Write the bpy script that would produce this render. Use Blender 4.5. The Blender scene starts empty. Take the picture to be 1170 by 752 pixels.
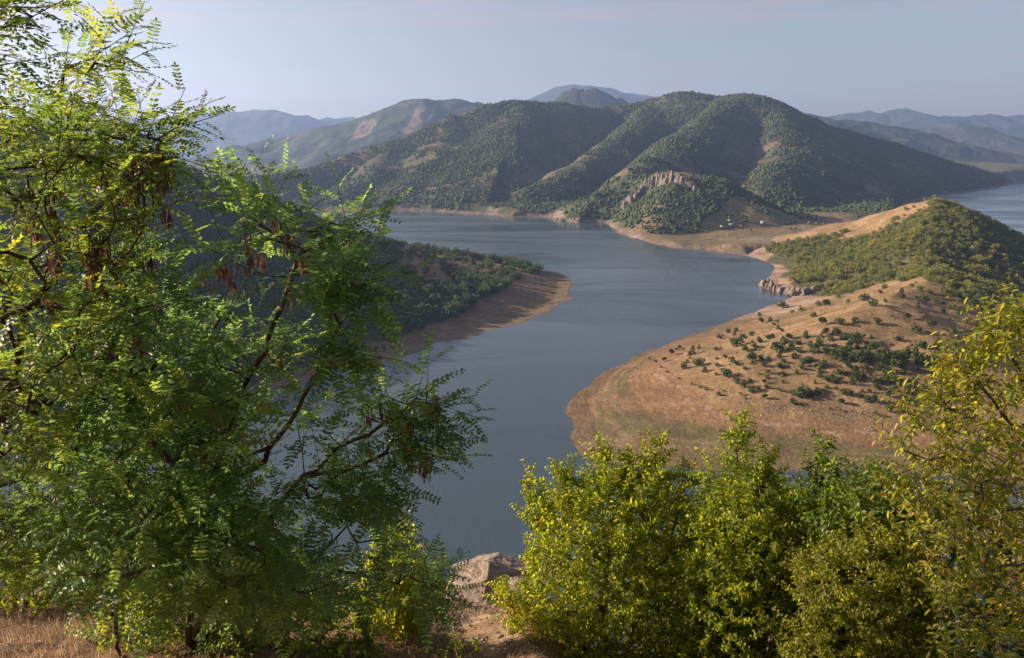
import bpy, math, random
import numpy as np
from mathutils import Vector, Matrix, Euler, noise as mnoise

# ------------------------------------------------------------------ camera, sky, sun, exposure
S = bpy.context.scene
COL = S.collection
H = 150.0                                   # eye above the water
F, CX, CY, PITCH = 850.0, 585.0, 376.0, math.radians(13.9)
cam_d = bpy.data.cameras.new('camera')
cam = bpy.data.objects.new('camera', cam_d)
COL.objects.link(cam)
cam_d.sensor_width = 36.0
cam_d.lens = 36.0 * F / 1170.0
cam_d.clip_start, cam_d.clip_end = 0.05, 60000.0
cam.location = (0, 0, H)
cam.rotation_euler = (math.pi / 2 - PITCH, 0, 0)
S.camera = cam

SUN_AZ, SUN_EL = math.radians(-78), math.radians(18.5)     # azimuth from the view direction (+Y), negative = left
SUN_DIR = Vector((math.sin(SUN_AZ) * math.cos(SUN_EL), math.cos(SUN_AZ) * math.cos(SUN_EL), math.sin(SUN_EL)))
world = bpy.data.worlds.new('World')
S.world = world
world.use_nodes = True
nt = world.node_tree
nt.nodes.clear()
w_out = nt.nodes.new('ShaderNodeOutputWorld')
w_bg = nt.nodes.new('ShaderNodeBackground')
w_sky = nt.nodes.new('ShaderNodeTexSky')
w_sky.sky_type = 'NISHITA'
w_sky.sun_disc = False
w_sky.sun_elevation = SUN_EL
w_sky.sun_rotation = SUN_AZ
w_sky.altitude = 300
w_sky.air_density = 1.0
w_sky.dust_density = 2.0
w_sky.ozone_density = 1.5
w_bg.inputs['Strength'].default_value = 0.052
# thin veils of high cloud
w_tc = nt.nodes.new('ShaderNodeTexCoord')
w_map = nt.nodes.new('ShaderNodeMapping')
w_map.inputs['Scale'].default_value = (1.1, 1.7, 20.0)
w_map.inputs['Rotation'].default_value = (0.06, -0.05, 0.3)
w_noise = nt.nodes.new('ShaderNodeTexNoise')
w_noise.inputs['Scale'].default_value = 1.7
w_noise.inputs['Detail'].default_value = 6
w_noise.inputs['Roughness'].default_value = 0.5
w_noise.inputs['Distortion'].default_value = 0.5
w_rmp = nt.nodes.new('ShaderNodeMapRange')
w_rmp.inputs['From Min'].default_value = 0.40
w_rmp.inputs['From Max'].default_value = 0.66
w_rmp.inputs['To Min'].default_value = 0.32
w_rmp.inputs['To Max'].default_value = 1.0
w_hsv = nt.nodes.new('ShaderNodeHueSaturation')
w_hsv.inputs['Saturation'].default_value = 0.22
w_hsv.inputs['Value'].default_value = 0.98
w_mix = nt.nodes.new('ShaderNodeMixRGB')
L = nt.links.new
L(w_tc.outputs['Generated'], w_map.inputs['Vector'])
L(w_map.outputs['Vector'], w_noise.inputs['Vector'])
L(w_noise.outputs['Fac'], w_rmp.inputs['Value'])
L(w_rmp.outputs['Result'], w_mix.inputs['Fac'])
L(w_sky.outputs['Color'], w_mix.inputs['Color1'])
L(w_sky.outputs['Color'], w_hsv.inputs['Color'])
w_veil = nt.nodes.new('ShaderNodeMixRGB')
w_veil.blend_type = 'MULTIPLY'
w_veil.inputs['Fac'].default_value = 1.0
w_veil.inputs['Color2'].default_value = (1.09, 0.905, 0.93, 1)
L(w_hsv.outputs['Color'], w_veil.inputs['Color1'])
L(w_veil.outputs['Color'], w_mix.inputs['Color2'])
L(w_mix.outputs['Color'], w_bg.inputs['Color'])
L(w_bg.outputs['Background'], w_out.inputs['Surface'])

sun_d = bpy.data.lights.new('sun', 'SUN')
sun_d.energy = 5.0
sun_d.angle = math.radians(0.5)
sun_d.color = (1.0, 0.79, 0.56)
sun = bpy.data.objects.new('sun', sun_d)
COL.objects.link(sun)
sun.rotation_euler = (-SUN_DIR).to_track_quat('-Z', 'Y').to_euler()
sun.location = (-200, 60, 260)

S.view_settings.view_transform = 'Standard'
S.view_settings.look = 'None'
S.view_settings.exposure = 1.42
S.view_settings.gamma = 1.0
S.view_settings.use_curve_mapping = False
S.render.engine = 'CYCLES'
S.cycles.use_denoising = True
S.cycles.max_bounces = 8
S.cycles.transparent_max_bounces = 8
S.cycles.volume_bounces = 1

HAZE_DENSITY = 0.000072

# ------------------------------------------------------------------ helpers
rng = np.random.default_rng(7)
random.seed(7)
SP, CP = math.sin(PITCH), math.cos(PITCH)


def ray(px, py):
    u = (px - CX) / F
    v = (py - CY) / F
    return u, CP - v * SP, -SP - v * CP


def W(px, py, z=0.0):
    """point of the photograph that lies at height z"""
    u, dy, dz = ray(px, py)
    t = (z - H) / dz
    return (u * t, dy * t, z)


def PD(px, py, D):
    """point of the photograph that lies D metres ahead"""
    u, dy, dz = ray(px, py)
    t = D / dy
    return (u * t, D, H + dz * t)


def PX(px, D, z):
    return (((px - CX) / F) * D, D, z)


def hash2(ix, iy, seed):
    h = (ix.astype(np.int64) * 374761393 + iy.astype(np.int64) * 668265263 + seed * 1442695041) & 0xFFFFFFFF
    h = ((h ^ (h >> 13)) * 1274126177) & 0xFFFFFFFF
    h = h ^ (h >> 16)
    return h


def perlin(x, y, seed=0):
    xi, yi = np.floor(x), np.floor(y)
    xf, yf = x - xi, y - yi
    u = xf * xf * xf * (xf * (xf * 6 - 15) + 10)
    v = yf * yf * yf * (yf * (yf * 6 - 15) + 10)

    def g(ox, oy):
        a = hash2(xi + ox, yi + oy, seed) * (2 * math.pi / 4294967296.0)
        return np.cos(a) * (xf - ox) + np.sin(a) * (yf - oy)
    a = g(0, 0) * (1 - u) + g(1, 0) * u
    b = g(0, 1) * (1 - u) + g(1, 1) * u
    return (a * (1 - v) + b * v) * 1.5


def fbm(x, y, lam, octs=5, seed=0, gain=0.5):
    x = np.asarray(x, float) / lam
    y = np.asarray(y, float) / lam
    s, a = 0.0, 1.0
    for i in range(octs):
        s = s + a * perlin(x, y, seed + i * 17)
        x, y = x * 2.03 + 13.7, y * 2.03 - 7.1
        a *= gain
    return s


def ridged(x, y, lam, octs=4, seed=0, gain=0.5):
    x = np.asarray(x, float) / lam
    y = np.asarray(y, float) / lam
    s, a = 0.0, 1.0
    for i in range(octs):
        s = s + a * (1 - 2 * np.abs(perlin(x, y, seed + i * 17)))
        x, y = x * 2.03 + 3.7, y * 2.03 - 17.1
        a *= gain
    return s


def sstep(a, b, x):
    t = np.clip((x - a) / (b - a), 0, 1)
    return t * t * (3 - 2 * t)


def poly_sd(x, y, poly):
    """signed distance to a closed polygon, positive inside"""
    P = np.asarray(poly, float)[:, :2]
    shp = np.shape(x)
    x, y = np.ravel(x), np.ravel(y)
    d = np.full(x.shape, 1e18)
    ins = np.zeros(x.shape, bool)
    n = len(P)
    for i in range(n):
        ax, ay = P[i]
        bx, by = P[(i + 1) % n]
        ex, ey = bx - ax, by - ay
        t = np.clip(((x - ax) * ex + (y - ay) * ey) / (ex * ex + ey * ey + 1e-12), 0, 1)
        dx, dy = x - ax - t * ex, y - ay - t * ey
        d = np.minimum(d, dx * dx + dy * dy)
        c = (ay > y) != (by > y)
        with np.errstate(divide='ignore', invalid='ignore'):
            xx = ex * (y - ay) / (ey if ey != 0 else 1e-12) + ax
        ins ^= c & (x < xx)
    d = np.sqrt(d)
    return np.where(ins, d, -d).reshape(shp)


def line_d(x, y, pts):
    """distance to an open polyline and its interpolated z"""
    best = np.full(np.shape(x), 1e18)
    zz = np.zeros(np.shape(x))
    for (a, b) in zip(pts[:-1], pts[1:]):
        ex, ey = b[0] - a[0], b[1] - a[1]
        t = np.clip(((x - a[0]) * ex + (y - a[1]) * ey) / (ex * ex + ey * ey + 1e-9), 0, 1)
        d = np.hypot(x - a[0] - t * ex, y - a[1] - t * ey)
        m = d < best
        best = np.where(m, d, best)
        zz = np.where(m, a[2] + t * (b[2] - a[2]), zz)
    return best, zz


def ridge_union(x, y, ridges, k, rnd=60.0, s=10.0):
    """terrain from crest lines: it falls away on both sides of each with slope k"""
    m = None
    acc = None
    hs = []
    for r in ridges:
        kk = k
        kr = None
        if isinstance(r, tuple):
            if len(r) == 3:
                r, kk, kr = r
            else:
                r, kk = r
        for (a, b) in zip(r[:-1], r[1:]):
            ex, ey = b[0] - a[0], b[1] - a[1]
            t = np.clip(((x - a[0]) * ex + (y - a[1]) * ey) / (ex * ex + ey * ey + 1e-9), 0, 1)
            d = np.hypot(x - a[0] - t * ex, y - a[1] - t * ey)
            if kr is not None:                  # crest lines run downhill: a flatter flank on one side
                kq = np.where(ex * (y - a[1]) - ey * (x - a[0]) > 0, kr, kk)
            else:
                kq = kk
            hs.append(a[2] + t * (b[2] - a[2]) - kq * (np.sqrt(d * d + rnd * rnd) - rnd))
    m = hs[0]
    for h in hs[1:]:
        m = np.maximum(m, h)
    acc = np.zeros_like(m)
    for h in hs:
        acc += np.exp(np.clip((h - m) / s, -40, 0))
    return m + s * np.log(acc) * 0.35


def rbf_fit(pts, smooth=1e-3):
    P = np.asarray(pts, float)
    sc = 200.0
    A = P[:, :2] / sc
    n = len(A)
    d = np.hypot(A[:, None, 0] - A[None, :, 0], A[:, None, 1] - A[None, :, 1])
    K = np.where(d > 0, d * d * np.log(d + 1e-12), 0) + np.eye(n) * smooth
    Q = np.hstack([np.ones((n, 1)), A])
    M = np.block([[K, Q], [Q.T, np.zeros((3, 3))]])
    w = np.linalg.solve(M, np.concatenate([P[:, 2], np.zeros(3)]))

    def f(x, y):
        x = np.asarray(x, float) / sc
        y = np.asarray(y, float) / sc
        o = w[n] + w[n + 1] * x + w[n + 2] * y
        for i in range(n):
            r2 = (x - A[i, 0]) ** 2 + (y - A[i, 1]) ** 2
            o = o + w[i] * 0.5 * r2 * np.log(r2 + 1e-12)
        return o
    return f


def mesh_np(name, V, Fq, smooth=False, attrs=None, mats=(), mat_idx=None):
    """mesh from arrays; Fq is an (n,k) array, or a list of such arrays"""
    me = bpy.data.meshes.new(name)
    V = np.asarray(V, np.float32)
    if not isinstance(Fq, (list, tuple)):
        Fq = [Fq]
    Fq = [np.asarray(f, np.int32) for f in Fq if len(f)]
    me.vertices.add(len(V))
    me.vertices.foreach_set('co', V.ravel())
    loops = np.concatenate([f.ravel() for f in Fq])
    sizes = np.concatenate([np.full(len(f), f.shape[1], np.int32) for f in Fq])
    me.loops.add(len(loops))
    me.loops.foreach_set('vertex_index', loops)
    me.polygons.add(len(sizes))
    starts = np.concatenate([[0], np.cumsum(sizes)[:-1]]).astype(np.int32)
    me.polygons.foreach_set('loop_start', starts)
    try:
        me.polygons.foreach_set('loop_total', sizes)
    except Exception:
        pass
    if smooth:
        me.polygons.foreach_set('use_smooth', np.ones(len(sizes), bool))
    if mat_idx is not None:
        me.polygons.foreach_set('material_index', np.asarray(mat_idx, np.int32))
    for m in mats:
        me.materials.append(m)
    for an, av in (attrs or {}).items():
        av = np.asarray(av, np.float32)
        if av.ndim == 1:
            a = me.attributes.new(an, 'FLOAT', 'POINT')
            a.data.foreach_set('value', av)
        else:
            a = me.attributes.new(an, 'FLOAT_COLOR', 'POINT')
            if av.shape[1] == 3:
                av = np.hstack([av, np.ones((len(av), 1), np.float32)])
            a.data.foreach_set('color', av.ravel())
    me.update(calc_edges=True)
    return me


def obj(name, me, label=None, cat=None, group=None, kind=None, parent=None, loc=None):
    o = bpy.data.objects.new(name, me)
    COL.objects.link(o)
    if parent:
        o.parent = parent
    if loc is not None:
        o.location = loc
    return tag(o, label, cat, group, kind)


def tag(o, label=None, cat=None, group=None, kind=None):
    for k, v in (('label', label), ('category', cat), ('group', group), ('kind', kind)):
        if v:
            o[k] = v
    return o


def material(name):
    m = bpy.data.materials.new(name)
    m.use_nodes = True
    t = m.node_tree
    t.nodes.clear()
    out = t.nodes.new('ShaderNodeOutputMaterial')
    return m, t, out


def nd(t, typ, **kw):
    n = t.nodes.new(typ)
    for k, v in kw.items():
        if k in n.inputs:
            n.inputs[k].default_value = v
        else:
            setattr(n, k, v)
    return n


def ramp(t, stops):
    r = t.nodes.new('ShaderNodeValToRGB')
    e = r.color_ramp.elements
    while len(e) < len(stops):
        e.new(0.5)
    for el, (p, c) in zip(e, stops):
        el.position = p
        el.color = (*c, 1) if len(c) == 3 else c
    return r


def cut_rock(V, r, n, lo, hi):
    """break a rounded lump into flat faces by slicing it with planes"""
    for _ in range(n):
        d = r.normal(size=3)
        d /= np.linalg.norm(d)
        off = r.uniform(lo, hi)
        V = V - np.maximum(0, V @ d - off)[:, None] * d
    return V


# ------------------------------------------------------------------ materials
def mat_land(name, fine, bump, rough=0.95, amp=0.35):
    """cover colour from the mesh, broken up by two sizes of noise"""
    m, t, out = material(name)
    b = nd(t, 'ShaderNodeBsdfPrincipled', Roughness=rough)
    b.inputs['Specular IOR Level'].default_value = 0.15
    at = nd(t, 'ShaderNodeAttribute', attribute_name='cover')
    geo = nd(t, 'ShaderNodeNewGeometry')
    n1 = nd(t, 'ShaderNodeTexNoise', Scale=1.0 / fine, Detail=8.0, Roughness=0.68)
    n2 = nd(t, 'ShaderNodeTexNoise', Scale=0.17 / fine, Detail=5.0, Roughness=0.6)
    t.links.new(geo.outputs['Position'], n1.inputs['Vector'])
    t.links.new(geo.outputs['Position'], n2.inputs['Vector'])
    mr = nd(t, 'ShaderNodeMapRange')
    mr.inputs['From Min'].default_value = 0.25
    mr.inputs['From Max'].default_value = 0.75
    mr.inputs['To Min'].default_value = 1 - amp
    mr.inputs['To Max'].default_value = 1 + amp
    mr2 = nd(t, 'ShaderNodeMapRange')
    mr2.inputs['From Min'].default_value = 0.3
    mr2.inputs['From Max'].default_value = 0.7
    mr2.inputs['To Min'].default_value = 1 - amp * 0.5
    mr2.inputs['To Max'].default_value = 1 + amp * 0.5
    t.links.new(n1.outputs['Fac'], mr.inputs['Value'])
    t.links.new(n2.outputs['Fac'], mr2.inputs['Value'])
    mu = nd(t, 'ShaderNodeMath', operation='MULTIPLY')
    t.links.new(mr.outputs['Result'], mu.inputs[0])
    t.links.new(mr2.outputs['Result'], mu.inputs[1])
    mx = nd(t, 'ShaderNodeVectorMath', operation='SCALE')
    t.links.new(at.outputs['Color'], mx.inputs[0])
    t.links.new(mu.outputs['Value'], mx.inputs['Scale'])
    t.links.new(mx.outputs['Vector'], b.inputs['Base Color'])
    bp = nd(t, 'ShaderNodeBump', Strength=0.9, Distance=bump)
    t.links.new(n1.outputs['Fac'], bp.inputs['Height'])
    t.links.new(bp.outputs['Normal'], b.inputs['Normal'])
    t.links.new(b.outputs['BSDF'], out.inputs['Surface'])
    return m


def mat_leaf(name, stops, trans=0.4, rough=0.55, spec=0.3, spread=0.35, patch=0.0, patch_scale=1.0):
    """leaf colour from the leaf's own tint value, its island and the plant it belongs to"""
    m, t, out = material(name)
    at = nd(t, 'ShaderNodeAttribute', attribute_name='tint')
    geo = nd(t, 'ShaderNodeNewGeometry')
    oi = nd(t, 'ShaderNodeObjectInfo')
    a1 = nd(t, 'ShaderNodeMath', operation='MULTIPLY_ADD')
    t.links.new(geo.outputs['Random Per Island'], a1.inputs[0])
    a1.inputs[1].default_value = spread
    t.links.new(at.outputs['Fac'], a1.inputs[2])
    a2 = nd(t, 'ShaderNodeMath', operation='MULTIPLY_ADD')
    t.links.new(oi.outputs['Random'], a2.inputs[0])
    a2.inputs[1].default_value = 0.22
    t.links.new(a1.outputs['Value'], a2.inputs[2])
    last = a2
    if patch:
        nz = nd(t, 'ShaderNodeTexNoise', Scale=patch_scale, Detail=3.0)
        t.links.new(geo.outputs['Position'], nz.inputs['Vector'])
        s0 = nd(t, 'ShaderNodeMath', operation='SUBTRACT')
        t.links.new(nz.outputs['Fac'], s0.inputs[0])
        s0.inputs[1].default_value = 0.5
        a3 = nd(t, 'ShaderNodeMath', operation='MULTIPLY_ADD')
        t.links.new(s0.outputs['Value'], a3.inputs[0])
        a3.inputs[1].default_value = patch
        t.links.new(a2.outputs['Value'], a3.inputs[2])
        last = a3
    r = ramp(t, stops)
    t.links.new(last.outputs['Value'], r.inputs['Fac'])
    b = nd(t, 'ShaderNodeBsdfPrincipled', Roughness=rough)
    b.inputs['Specular IOR Level'].default_value = spec
    t.links.new(r.outputs['Color'], b.inputs['Base Color'])
    tr = nd(t, 'ShaderNodeBsdfTranslucent')
    hs = nd(t, 'ShaderNodeHueSaturation', Hue=0.487, Saturation=1.08, Value=3.0)
    t.links.new(r.outputs['Color'], hs.inputs['Color'])
    t.links.new(hs.outputs['Color'], tr.inputs['Color'])
    mx = nd(t, 'ShaderNodeMixShader')
    mx.inputs['Fac'].default_value = trans
    t.links.new(b.outputs['BSDF'], mx.inputs[1])
    t.links.new(tr.outputs['BSDF'], mx.inputs[2])
    t.links.new(mx.outputs['Shader'], out.inputs['Surface'])
    return m


def mat_noise(name, c1, c2, scale, rough=0.85, bump=0.0, detail=8.0, stretch=(1, 1, 1), c3=None, spec=0.25):
    m, t, out = material(name)
    tc = nd(t, 'ShaderNodeTexCoord')
    mp = nd(t, 'ShaderNodeMapping')
    mp.inputs['Scale'].default_value = stretch
    n = nd(t, 'ShaderNodeTexNoise', Scale=scale, Detail=detail, Roughness=0.65)
    t.links.new(tc.outputs['Object'], mp.inputs['Vector'])
    t.links.new(mp.outputs['Vector'], n.inputs['Vector'])
    st = [(0.32, c1), (0.62, c2)] + ([(0.8, c3)] if c3 else [])
    r = ramp(t, st)
    t.links.new(n.outputs['Fac'], r.inputs['Fac'])
    b = nd(t, 'ShaderNodeBsdfPrincipled', Roughness=rough)
    b.inputs['Specular IOR Level'].default_value = spec
    t.links.new(r.outputs['Color'], b.inputs['Base Color'])
    if bump:
        bp = nd(t, 'ShaderNodeBump', Strength=0.8, Distance=bump)
        t.links.new(n.outputs['Fac'], bp.inputs['Height'])
        t.links.new(bp.outputs['Normal'], b.inputs['Normal'])
    t.links.new(b.outputs['BSDF'], out.inputs['Surface'])
    return m


def mat_water():
    m, t, out = material('lake_water')
    b = nd(t, 'ShaderNodeBsdfPrincipled', Roughness=0.16, IOR=1.333)
    b.inputs['Base Color'].default_value = (0.046, 0.072, 0.094, 1)
    b.inputs['Specular IOR Level'].default_value = 0.5
    geo = nd(t, 'ShaderNodeNewGeometry')
    mp = nd(t, 'ShaderNodeMapping')
    mp.inputs['Rotation'].default_value = (0, 0, 0.5)
    mp.inputs['Scale'].default_value = (1.0, 0.55, 1.0)
    n1 = nd(t, 'ShaderNodeTexNoise', Scale=0.55, Detail=4.0, Roughness=0.6)
    n2 = nd(t, 'ShaderNodeTexNoise', Scale=0.0075, Detail=5.0, Roughness=0.6, Distortion=0.8)
    mp2 = nd(t, 'ShaderNodeMapping')
    mp2.inputs['Rotation'].default_value = (0, 0, 0.35)
    mp2.inputs['Scale'].default_value = (0.35, 1.3, 1.0)
    t.links.new(geo.outputs['Position'], mp.inputs['Vector'])
    t.links.new(mp.outputs['Vector'], n1.inputs['Vector'])
    t.links.new(geo.outputs['Position'], mp2.inputs['Vector'])
    t.links.new(mp2.outputs['Vector'], n2.inputs['Vector'])
    # gusts: ruffled and smoother patches
    mr = nd(t, 'ShaderNodeMapRange')
    mr.inputs['From Min'].default_value = 0.40
    mr.inputs['From Max'].default_value = 0.66
    mr.inputs['To Min'].default_value = 0.10
    mr.inputs['To Max'].default_value = 0.42
    t.links.new(n2.outputs['Fac'], mr.inputs['Value'])
    bp = nd(t, 'ShaderNodeBump', Distance=0.45)
    t.links.new(mr.outputs['Result'], bp.inputs['Strength'])
    t.links.new(n1.outputs['Fac'], bp.inputs['Height'])
    t.links.new(bp.outputs['Normal'], b.inputs['Normal'])
    t.links.new(mr.outputs['Result'], b.inputs['Roughness'])
    t.links.new(b.outputs['BSDF'], out.inputs['Surface'])
    return m


M_LAND_FAR = mat_land('mountain_cover', 14.0, 6.0)
M_LAND_MID = mat_land('hill_cover', 2.2, 0.9, amp=0.5)
M_GROUND = mat_land('slope_soil', 0.09, 0.03, amp=0.45)
M_BED = mat_noise('lake_bed_soil', (0.10, 0.08, 0.06), (0.16, 0.12, 0.09), 0.01)
M_WATER = mat_water()
M_BARK = mat_noise('bark', (0.035, 0.024, 0.018), (0.10, 0.072, 0.055), 14.0, rough=0.9, bump=0.01, stretch=(1, 1, 0.25))
M_BARK_GREY = mat_noise('grey_bark', (0.05, 0.042, 0.035), (0.15, 0.12, 0.10), 16.0, rough=0.9, bump=0.01, stretch=(1, 1, 0.3))
M_ROCK = mat_noise('cliff_rock', (0.085, 0.068, 0.06), (0.21, 0.165, 0.145), 0.3, bump=1.6, stretch=(1, 1, 0.35), c3=(0.32, 0.26, 0.225))
M_BOULDER = mat_noise('boulder_rock', (0.15, 0.115, 0.09), (0.33, 0.265, 0.215), 4.0, bump=0.11, stretch=(1, 1, 4.0), c3=(0.48, 0.41, 0.35))
M_FOREST = mat_leaf('mountain_scrub', [(0.0, (0.042, 0.062, 0.032)), (0.5, (0.062, 0.086, 0.040)), (1.0, (0.105, 0.118, 0.056))], trans=0.15, rough=0.9, spec=0.05, spread=0.16)
M_WOOD = mat_leaf('oak_scrub_leaves', [(0.0, (0.036, 0.056, 0.020)), (0.45, (0.075, 0.100, 0.026)), (0.8, (0.135, 0.145, 0.034)), (1.0, (0.19, 0.165, 0.045))], trans=0.3, rough=0.75, spec=0.15, spread=0.35)
M_WOOD_DEEP = mat_leaf('deep_oak_leaves', [(0.0, (0.026, 0.046, 0.020)), (0.45, (0.052, 0.080, 0.028)), (0.8, (0.095, 0.118, 0.036)), (1.0, (0.15, 0.145, 0.045))], trans=0.22, rough=0.75, spec=0.15, spread=0.35)
M_JUNIPER = mat_leaf('juniper_needles', [(0.0, (0.026, 0.046, 0.018)), (0.5, (0.052, 0.078, 0.024)), (1.0, (0.11, 0.125, 0.036))], trans=0.08, rough=0.8, spec=0.1, spread=0.4)

# ------------------------------------------------------------------ land forms
class Land:
    """a height field on a fan of columns (X/Y) and log-spaced rows"""

    def __init__(self, px0, px1, y0, y1, na, nr, hfun):
        self.a0, self.a1 = (px0 - CX) / F, (px1 - CX) / F
        self.l0, self.l1 = math.log(y0), math.log(y1)
        self.na, self.nr = na, nr
        a = np.linspace(self.a0, self.a1, na)
        l = np.linspace(self.l0, self.l1, nr)
        A, Lg = np.meshgrid(a, l)
        self.Y = np.exp(Lg)
        self.X = A * self.Y
        self.Z = hfun(self.X, self.Y)

    def z(self, x, y):
        a = (np.asarray(x) / np.asarray(y) - self.a0) / (self.a1 - self.a0) * (self.na - 1)
        r = (np.log(np.asarray(y)) - self.l0) / (self.l1 - self.l0) * (self.nr - 1)
        ok = (a >= 0) & (a <= self.na - 1) & (r >= 0) & (r <= self.nr - 1)
        a = np.clip(a, 0, self.na - 1.001)
        r = np.clip(r, 0, self.nr - 1.001)
        i, j = r.astype(int), a.astype(int)
        fi, fj = r - i, a - j
        Z = self.Z
        z = (Z[i, j] * (1 - fi) * (1 - fj) + Z[i + 1, j] * fi * (1 - fj) + Z[i, j + 1] * (1 - fi) * fj + Z[i + 1, j + 1] * fi * fj)
        return np.where(ok, z, -99.0)

    def slope(self, x, y, e=6.0):
        gx = (self.z(x + e, y) - self.z(x - e, y)) / (2 * e)
        gy = (self.z(x, y + e) - self.z(x, y - e)) / (2 * e)
        return gx, gy

    def build(self, name, mat, cover, label, cat, zmin=-4.0):
        V = np.stack([self.X.ravel(), self.Y.ravel(), self.Z.ravel()], 1)
        idx = np.arange(self.na * self.nr).reshape(self.nr, self.na)
        Q = np.stack([idx[:-1, :-1], idx[:-1, 1:], idx[1:, 1:], idx[1:, :-1]], -1).reshape(-1, 4)
        keep = (V[Q, 2] > zmin).any(1)
        Q = Q[keep]
        used = np.unique(Q)
        re = np.zeros(len(V), np.int32)
        re[used] = np.arange(len(used))
        C = cover.reshape(-1, 3)
        me = mesh_np(name, V[used], re[Q], smooth=True, attrs={'cover': C[used]}, mats=[mat])
        return obj(name, me, label, cat, kind='structure')


def shore_clamp(h, sd, k_in=0.16, k_out=0.16, r=12.0):
    """keep the water line on the drawn shore: land may rise only with k_in from it"""
    lim = k_in * sd + 0.0016 * np.maximum(sd, 0) ** 2
    land = -0.5 * r * np.log(np.exp(-np.clip(h, 0.4, 900) / (0.5 * r)) + np.exp(-np.clip(lim, 0, 900) / (0.5 * r)))
    land = np.minimum(land, lim)
    return np.where(sd > 0, np.maximum(land, np.minimum(lim, 0.25)), k_out * sd)


def lerp3(a, b, t):
    t = np.asarray(t)[..., None]
    return a * (1 - t) + b * t


def c3(*c):
    return np.array(c, float)


TAN, TAN2 = c3(0.222, 0.150, 0.080), c3(0.152, 0.106, 0.058)
RED, MUD = c3(0.205, 0.123, 0.066), c3(0.21, 0.145, 0.098)
OLIVE, PALE = c3(0.125, 0.105, 0.045), c3(0.34, 0.26, 0.20)
SCRUB, SOIL = c3(0.064, 0.074, 0.038), c3(0.130, 0.104, 0.068)
SHOREC = c3(0.30, 0.22, 0.175)

# ---- far shore: the big mountain
SHORE_FAR = [W(x, y) for x, y in [(-150, 246), (60, 243), (180, 242), (331, 240), (400, 241), (470, 241.5), (500, 242.5), (530, 244), (560, 246), (585, 248.5), (600, 248), (620, 248),
             (637, 250.5), (645, 252), (660, 255), (672, 254), (690, 254.5), (694, 258), (705, 265), (718, 270.5), (740, 276.5), (770, 283.5), (790, 285), (808, 286.5), (830, 289),
             (854, 291.5)]]
SHORE_FAR += [(345, 1055, 0), (430, 1075, 0), (540, 1140, 0), (640, 1250, 0), W(1035, 234), W(1060, 228), W(1075, 224), W(1120, 218), W(1140, 214), W(1155, 211), W(1172, 208.5), (2700, 3500, 0),
              (2300, 5200, 0), (-3500, 5200, 0), (-3500, 1700, 0)]
R_MAIN = [PD(*p) for p in [(240, 214, 1800), (300, 202, 1950), (338, 199, 2050), (394, 180, 2200), (442, 166, 2350), (487, 150, 2450), (520, 134, 2560), (546, 125.5, 2600), (575, 119, 2640),
          (600, 118, 2660), (640, 121, 2700), (690, 125, 2800), (740, 116, 2850), (765, 110, 2820), (790, 107, 2800), (820, 111.5, 2760), (850, 109, 2700), (868, 114, 2680),
          (885, 122, 2690), (915, 135, 2700), (958, 149, 2750), (1016, 164, 2800), (1067, 181, 2850), (1099, 188.5, 2900), (1125, 195, 2940), (1152, 203, 2980), (1178, 212, 3010)]]
RIDGES = [
    (R_MAIN, 0.58),
    ([PD(*p) for p in [(592, 118, 2660), (592, 146, 2360), (578, 178, 2080), (548, 215, 1870), (505, 240, 1735)]], 0.34, 0.60),
    ([PD(*p) for p in [(749, 115, 2850), (722, 142, 2500), (686, 173, 2180), (640, 197, 1960), (606, 215, 1820), (578, 240, 1720)]], 1.0, 0.60),
    ([PD(*p) for p in [(842, 109, 2720), (800, 138, 2380), (768, 160, 2080), (742, 180, 1830), (724, 196, 1650), (705, 222, 1520), (672, 248, 1560)]], 1.0, 0.58),
    ([PD(*p) for p in [(880, 120, 2690), (893, 152, 2320), (890, 182, 2020), (872, 205, 1760)]], 0.7, 0.52),
    ([PD(*p) for p in [(958, 149, 2750), (985, 182, 2480), (1004, 208, 2180), (1015, 222, 1960)]], 0.5, 0.42),
    ([PD(*p) for p in [(455, 162, 2380), (430, 195, 2080), (395, 222, 1860), (360, 240, 1735)]], 0.5, 0.42),
    ([PD(*p) for p in [(520, 134, 2560), (500, 172, 2220), (462, 212, 1920), (430, 240, 1740)]], 0.5, 0.42),
    ([PD(*p) for p in [(735, 199, 1500), (765, 197, 1510), (800, 207, 1490), (835, 226, 1440), (868, 248, 1390)]], 0.48),
    ([PD(*p) for p in [(765, 197, 1510), (752, 225, 1400), (742, 255, 1300), (742, 274, 1250)]], 0.42),
]


def h_mountain(X, Y):
    wx = X + 45 * fbm(X, Y, 420, 3, 5)
    wy = Y + 45 * fbm(X, Y, 420, 3, 9)
    h = ridge_union(wx * 0.25 + X * 0.75, wy * 0.25 + Y * 0.75, RIDGES, 0.4, 45, 10)
    up = sstep(8, 90, h)
    h = h + up * (4 * fbm(X, Y, 330, 5, 21) + 6 * (ridged(X, Y, 210, 4, 33) - 0.6)) + 1.5 * fbm(X, Y, 60, 4, 3)
    # low land by the village
    low = 8 + 3.0 * fbm(X, Y, 160, 3, 77) + 0.02 * np.maximum(0, Y - 1250)
    h = np.maximum(h, low)
    sd = poly_sd(X, Y, SHORE_FAR) + 9 * fbm(X, Y, 70, 4, 55)
    return shore_clamp(h, sd, 0.5, 0.2, 6)


mountain = Land(-170, 1290, 1020, 4300, 1150, 560, h_mountain)


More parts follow.
